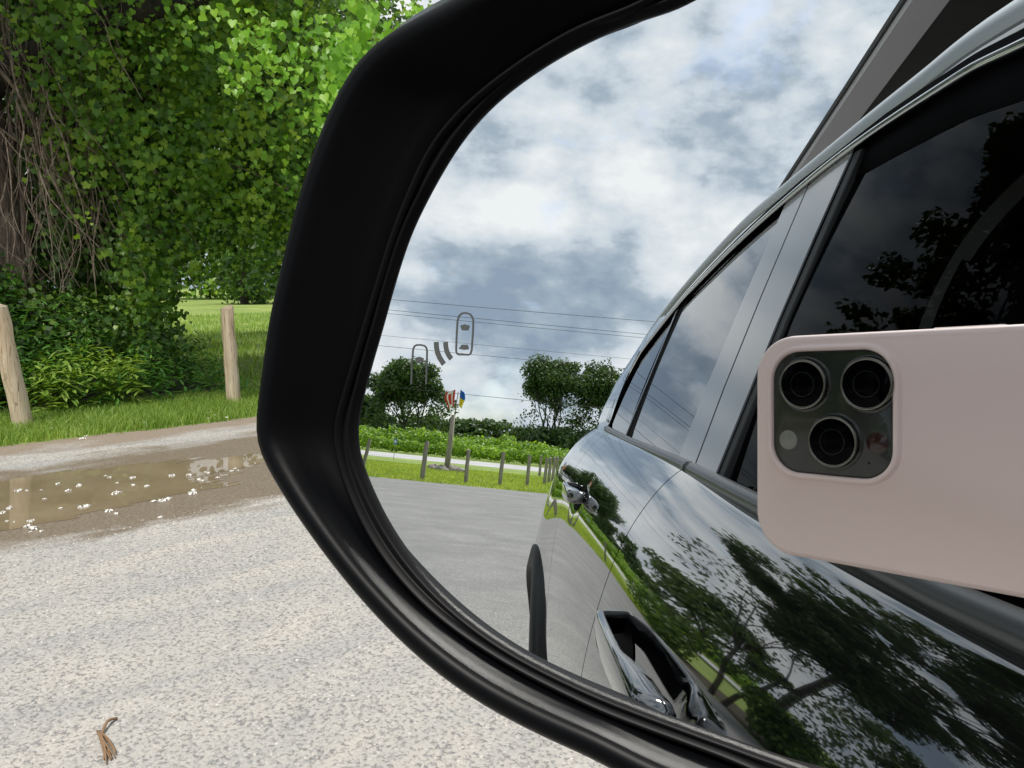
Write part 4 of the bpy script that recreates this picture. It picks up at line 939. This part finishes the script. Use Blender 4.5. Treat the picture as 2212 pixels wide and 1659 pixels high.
M_peb.col(M_peb.ramp(_a.outputs['Fac'], [(0, (.22, .21, .20)), (.35, (.36, .34, .32)), (.7, (.50, .46, .42)), (1, (.62, .60, .57))])); M_peb.b.inputs['Roughness'].default_value = .9; M_peb = M_peb.m
V_, I_, R_ = pebbles(24000, -4.15, -.6, -.3, 3.6, .0014, .0062)
o = fastmesh('loose_stones', V_, I_, 3, M_peb, None, R_); stuff(o); tag(o, 'small loose stones scattered over the pale gravel beside the mirror', 'gravel')
# scrub along the left verge behind the posts
for i, (x, y, h_, c_, lb) in enumerate(((-7.9, -11.4, 1.5, 1.1, 'low dark scrub on the left verge nearest the big tree, car side'), (-9.6, -9.0, 2.4, 1.7, 'rounded dark scrub on the left verge behind the weeds'), (-7.5, -13.4, 1.2, .9, 'small scrub at the foot of the big reflected tree'), (-7.2, -20.0, 1.4, 1.2, 'dark scrub just beyond the big reflected tree'), (-9.0, -6.6, 2.2, 1.4, 'leafy scrub on the left verge close to the puddle'))):
    P, Nn = clumps([(r6.uniform(-.5, .5)*c_, r6.uniform(-1, 1)*c_, h_*r6.uniform(.25, .7)) for _ in range(12)], [(c_*.5, c_*.6, h_*.34)]*12, 260, .5)
    rt = empty('scrub', (x, y, 0), 0, lb, 'shrub', 'scrub along the left verge'); leaves('foliage', P, Nn+[0, 0, .4], gauss(len(P)), .12*(.7+.6*rng.random(len(P))), M_leafd, rt, 'clump')
    mb = MB(); mb.tube([(0, 0, -.05), (.05, .1, h_*.6)], [.05, .02], 6); mb.build('stems', M_barkd, rt)
# ------------------------------------------------------------------ behind the car: seen in the mirror
fp = [(-5.12, -22.1, .97, (.16, .0)), (-3.15, -20.95, 1.06, (.03, 0)), (-1.98, -21.4, .95, (.0, 0)), (-1.04, -21.96, .96, (.02, 0)), (-.26, -23.4, .93, (.0, 0)), (.165, -32.2, .9, (0, 0)), (.29, -25.2, .90, (.02, 0)), (.46, -26.6, .90, (0, 0)), (.62, -28.0, .92, (.02, 0)), (.80, -29.6, .92, (0, 0)), (1.02, -31.2, .92, (0, 0))]
lbs = ['leaning grey post at the back verge, leftmost in the mirror', 'knobbly topped grey post at the back verge, left of the flag pole', 'grey post at the back verge just right of the flag pole', 'grey post at the back verge, second right of the flag pole', 'grey post at the back verge, third right of the flag pole', 'distant grey post standing beyond the others near the road'] + ['grey post in the receding row beside the reflected rear door']*5
for i, ((x, y, h_, ln_), lb) in enumerate(zip(fp, lbs)):
    post('fence_post', (x, y, 0), h_, .054 if i != 1 else .065, ln_, M_postg, lb, 'posts of the receding row' if i > 5 else None, 70+i)
fpz = empty('flag_pole', (-3.4, -28.8, 0), 0, 'weathered wooden pole with thin staff on top, boulders round its foot', 'pole')
mb = MB(); mb.tube([(0, 0, -.2), (.04, 0, .8), (.06, 0, 2.15)], [.12, .10, .08], 12, True, .04); mb.build('pole', M_postg, fpz, True)
mb = MB(); mb.tube([(.10, 0, 2.05), (.16, 0, 3.05)], .018, 8); mb.build('staff', M_postg, fpz, True)
def flag(name, label, pts_w, mats, loc, seed, maple=False):
    r_ = np.random.default_rng(seed); nu, nv_ = 14, 10; v = []; f = []; mi = []
    W_, H_ = pts_w
    for i in range(nu+1):
        for j in range(nv_+1):
            u, t = i/nu, j/nv_
            x = (W_*u*(.55+.15*math.sin(t*5))); z = -H_*t*(1-.25*u)-.42*u*H_*(.4+t*.6); y = .05*math.sin(u*9+t*3)*u
            v.append((x, y, z))
    for i in range(nu):
        for j in range(nv_):
            f.append((i*(nv_+1)+j, i*(nv_+1)+j+1, (i+1)*(nv_+1)+j+1, (i+1)*(nv_+1)+j)); u, t = (i+.5)/nu, (j+.5)/nv_
            if len(mats) == 2 and not maple: mi.append(0 if t < .5 else 1)
            else: mi.append(0 if (u < .25 or u > .75 or (abs(u-.5) < .12 and abs(t-.5) < .28)) else 1)
    o = mesh(name, v, f, None, None, True, mats, mi); o.location = loc; o.modifiers.new('s', 'SOLIDIFY').thickness = .004; tag(o, label, 'flag'); return o
fl = flag('flag', 'red and white maple leaf flag hanging limp left of the pole', (-.56, .66), [M_red, M_white], (-3.36, -28.82, 3.12), 1, True)
fl = flag('flag', 'blue over yellow flag hanging limp right of the pole', (.30, .62), [M_blue, M_yel], (-3.17, -28.82, 3.14), 2)
for i, (x, y, r_, lb) in enumerate(((-3.85, -28.9, .20, 'pale low boulder left of the flag pole foot'), (-3.55, -28.5, .20, 'dark squat boulder in front of the flag pole foot'), (-3.15, -28.9, .24, 'large pale boulder right of the flag pole foot'), (-2.85, -28.7, .17, 'flat pale stone furthest right of the flag pole foot'))):
    bm_v = []; bm_f = []; rr_ = np.random.default_rng(i+5); na, nb_ = 14, 8
    for a in range(na):
        for b in range(nb_+1):
            th, ph_ = 2*math.pi*a/na, math.pi*b/nb_; q = r_*(1+.16*math.sin(3*th+i)+.12*math.cos(2*ph_+th*2+i)+.05*rr_.normal()); bm_v.append((1.35*q*math.sin(ph_)*math.cos(th), q*math.sin(ph_)*math.sin(th), .75*q*math.cos(ph_)+.05))
    for a in range(na):
        for b in range(nb_): bm_f.append((a*(nb_+1)+b, a*(nb_+1)+b+1, ((a+1) % na)*(nb_+1)+b+1, ((a+1) % na)*(nb_+1)+b))
    o = mesh('boulder', bm_v, bm_f, M_rock, None, True); o.location = (x, y, 0); tag(o, lb, 'boulder', 'boulders round the flag pole')
# vineyard rows beyond the pale road
def vrow(y, x0, x1, h_, n_, size, mat, label, seed):
    r_ = np.random.default_rng(seed); k = int((x1-x0)/1.1); P = []; Nn = []
    root = empty('vine_row', ((x0+x1)/2, y, 0), 0, label, 'vine row', 'rows of the vineyard')
    for i in range(k):
        cx_ = x0+(x1-x0)*(i+.5)/k; hh = h_*r_.uniform(.78, 1.12); per = n_//k; hh *= 1+.12*math.sin(cx_*.9+y); d = unit(r_.normal(size=(per, 3))); q = r_.random((per, 1))**.35
        P.append(np.array([cx_-(x0+x1)/2, 0, hh*.55])+d*q*[.85, .6, hh*.48]); Nn.append(d+r_.normal(size=(per, 3))*.5)
    P = np.vstack(P); Nn = np.vstack(Nn)+[0, .2, .4]
    leaves('foliage', P, Nn, r_.normal(size=P.shape), size*(.7+.6*r_.random(len(P))), mat, root, 'clump')
    mb = MB()
    for i in range(0, k, 3): cx_ = x0+(x1-x0)*(i+.5)/k-(x0+x1)/2; mb.tube([(cx_, 0, 0), (cx_+.05, 0, h_*.7)], .04, 5)
    return root
vl = ['front vineyard row bordering the pale road, bright low leaves', 'second vineyard row behind the pale road, taller bright leaves', 'third vineyard row behind the pale road', 'fourth vineyard row, darker green, toward the far trees', 'fifth vineyard row, dark green band before the far trees', 'furthest vineyard row at the foot of the far trees']
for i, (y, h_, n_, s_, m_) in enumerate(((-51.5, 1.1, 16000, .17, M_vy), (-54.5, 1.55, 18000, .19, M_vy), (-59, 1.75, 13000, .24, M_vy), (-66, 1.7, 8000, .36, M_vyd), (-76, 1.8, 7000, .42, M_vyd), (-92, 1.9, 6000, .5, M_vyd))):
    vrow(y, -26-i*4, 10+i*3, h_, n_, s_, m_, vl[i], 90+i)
# trees behind
tree('field_tree', 'broad round dark tree left of the flag pole beyond the vineyard', (-13.6, -80, 0), 9.0, 5.0, 32000, .30, 101, M_tree, None, .18, None, 5, .8, 3, 1.25, .4, blob=.085, fill=330, lowest=.05)
tree('field_tree', 'lower dark trees at the far left of the mirror beyond the vineyard', (-21.8, -86, 0), 6.2, 4.6, 8000, .45, 102, M_tree, None, .18, None, 4, .8, 2, 1.0, .3, blob=.12, fill=90, lowest=.02)
tree('field_tree', 'tall open tree with forked trunks right of the flag pole beyond the vineyard', (1.3, -80, 0), 11.0, 4.6, 30000, .25, 103, M_tree, None, .16, None, 5, .7, 4, 1.3, .38, blob=.06, fill=190, lowest=.10)
tree('field_tree', 'dense dark tree behind the car roof, beside the tall open tree', (7.4, -82, 0), 10.9, 5.4, 30000, .28, 104, M_tree, None, .18, None, 5, .8, 3, 1.2, .4, blob=.075, fill=260, lowest=.16)
tree('field_tree', 'low dark bush at the foot of the tall open tree', (2.4, -77, 0), 3.4, 3.4, 6000, .34, 105, M_tree, None, .15, None, 3, .8, 2, 1.0, .2, blob=.2, fill=50, lowest=0)
ft = [(-40, 8.5), (-33, 7), (-26, 6.5), (-19, 7.6), (-13.5, 6.6), (-9.0, 7.9), (-3.5, 6.4), (2, 7.5), (8, 7), (15, 8), (22, 7)]
fl_ = ['at the left end', 'second from the left', 'third from the left', 'just left of the flag pole', 'just right of the flag pole', 'with the highest round top right of the flag pole', 'in the low dip before the tall open tree', 'behind the tall open tree', 'behind the car roof', 'second last toward the right end', 'at the right end']
for i, (x, h_) in enumerate(ft):
    tree('far_tree', 'far tree of the distant treeline, '+fl_[i], (x*1.35, -165-random.uniform(0, 14), 0), h_*.80, 7.5, 3000, .85, 120+i, (M_tree, M_treeo)[i % 3 == 1], None, .12, 'distant treeline', 3, .9, 2, 1.0, .3, blob=.2, fill=60, lowest=0)
# the big tree on the left verge that the door paint reflects, and hedge trees further out
tree('roadside_tree', 'big spreading dark tree reflected in the black front door paint', (-9.3, -17.8, 0), 18.5, 6.2, 80000, .23, 205, M_treeo, None, .22, None, 5, .75, 1, .68, .17, blob=.040, fill=330, lowest=.34)
tree('roadside_tree', 'smaller dense dark tree in front of the tall one, reflected in the front door paint', (-6.95, -15.2, 0), 7.0, 2.75, 60000, .12, 206, M_treeo, None, .2, None, 6, .8, 2, .95, .10, blob=.058, fill=170, lowest=.05)
for i, (x, y, h_, c_, lb) in enumerate(((-15.5, -38, 5.2, 3.6, 'bushy tree behind the big reflected tree, nearer the flag pole'), (-25, -36, 8, 5, 'bushy tree behind the big reflected tree'), (-27, -22, 9, 5, 'tall bushy tree out beyond the left verge'), (-24, -9, 10, 5, 'tall bushy tree on the left beyond the lawn'), (-19, -3.5, 9, 4, 'tall bushy tree behind the left end of the weeds'))):
    tree('hedge_tree', lb, (x, y, 0), h_, c_, 6000, .34, 220+i, M_treeo, None, .2, 'trees beyond the left verge', 4, .8, 1, 1.0, .25, blob=.12, fill=70, lowest=.05)
# overhead cables with sag
def cable(label, a, b, sag, r_=.012, grp='overhead cables behind the lot'):
    a, b = np.array(a, float), np.array(b, float); pts = [a+(b-a)*t-np.array([0, 0, sag*4*t*(1-t)]) for t in np.linspace(0, 1, 41)]
    mb = MB(); mb.tube(pts, r_, 6, False); o = mb.build('overhead_cable', M_wire, None, True); tag(o, label, 'cable', grp)
cable('topmost overhead cable crossing the sky in the mirror', (-32, -37.5, 8.1), (32, -37.5, 8.5), .35, .011)
cable('upper cable of the close pair below the topmost one', (-32, -37.5, 7.72), (32, -37.5, 7.45), .25, .011)
cable('lower cable of the close pair below the topmost one', (-32, -37.6, 7.60), (32, -37.6, 7.33), .30, .010)
cable('faint fourth overhead cable, between the car symbols', (-40, -51, 8.05), (40, -51, 7.8), .15, .010)
cable('fifth overhead cable, passing over the tops of the trees', (-40, -51, 7.3), (40, -51, 7.15), .15, .014)
cable('lowest overhead cable, behind the two flags', (-40, -51, 4.65), (40, -51, 4.3), .15, .016)
for x in (-32, 32):
    mb = MB(); mb.tube([(0, 0, -.2), (0, 0, 9.0)], [.17, .12], 12); up_root = empty('utility_pole', (x, -37.5, 0), 0, 'wooden utility pole carrying the cables, '+('toward the vineyard end' if x < 0 else 'behind the barn'), 'pole'); mb.build('pole', M_postg, up_root, True)
    mb = MB(); mb.box((-.06, -.9, 8.05), (.06, .9, 8.2)); mb.build('crossarm', M_postg, up_root)
# blue notice by the vines
mb = MB(); mb.box((-.08, -.01, .74), (.08, .01, .98)); sg = mb.build('small_sign', M_blue, None); sg.location = (-6.8, -36.2, 0); tag(sg, 'small blue and white notice on a thin stake before the vineyard', 'sign')
mb = MB(); mb.box((-.045, .011, .80), (.045, .014, .93)); mb.build('notice_panel', M_white, sg); mb = MB(); mb.tube([(0, 0, 0), (0, 0, .72)], .012, 6); mb.build('stake', M_postg, sg)
# barn with an overhanging dark eave on the far side of the car
bn = empty('barn', (3.2, -1.5, 0), 0, 'dark boarded barn whose eave with grey edge board overhangs the car', 'barn')
def B3(p): return (p[0]-3.2, p[1]+1.5, p[2])
def slab(P, th, name, mat):
    v = [B3(p) for p in P]+[B3((p[0], p[1], p[2]+th)) for p in P]; n_ = len(P)
    return mesh(name, v, [tuple(range(n_)), tuple(reversed(range(n_, 2*n_)))]+[(i, n_+i, n_+(i+1) % n_, (i+1) % n_) for i in range(n_)], mat, bn)
ea, eb = np.array([1.53, -6.6]), np.array([.72, 2.2]); ed = (eb-ea)/np.linalg.norm(eb-ea); nn = np.array([-ed[1], ed[0]])*-1
if nn[0] < 0: nn = -nn
E_ = lambda t, s_: (*(ea+ed*t+nn*s_), 3.0)
Lh = float(np.linalg.norm(eb-ea))
slab([E_(0, .125), E_(Lh, .125), E_(Lh, 2.6), E_(0, 2.6)], .03, 'soffit', M_wallb)
sl = [E_(0, 0), E_(Lh, 0), E_(Lh, .13), E_(0, .13)]; slab([(x, y, 2.985) for x, y, z in sl], .035, 'eave_board', M_fascia)
sl = [E_(-.1, -.012), E_(Lh+.1, -.012), E_(Lh+.1, 2.7), E_(-.1, 2.7)]
v = [B3((x, y, 3.022 if i in (0, 1) else 3.9)) for i, (x, y, z) in enumerate(sl)]+[B3((x, y, 3.05 if i in (0, 1) else 3.93)) for i, (x, y, z) in enumerate(sl)]
mesh('roof', v, [(0, 1, 2, 3), (7, 6, 5, 4), (0, 4, 5, 1), (1, 5, 6, 2), (2, 6, 7, 3), (3, 7, 4, 0)], M_roof, bn)
slab([(*E_(.2, 2.45)[:2], 0), (*E_(Lh-.2, 2.45)[:2], 0), (*E_(Lh-.2, 2.6)[:2], 0), (*E_(.2, 2.6)[:2], 0)], 3.0, 'wall', M_wallb)
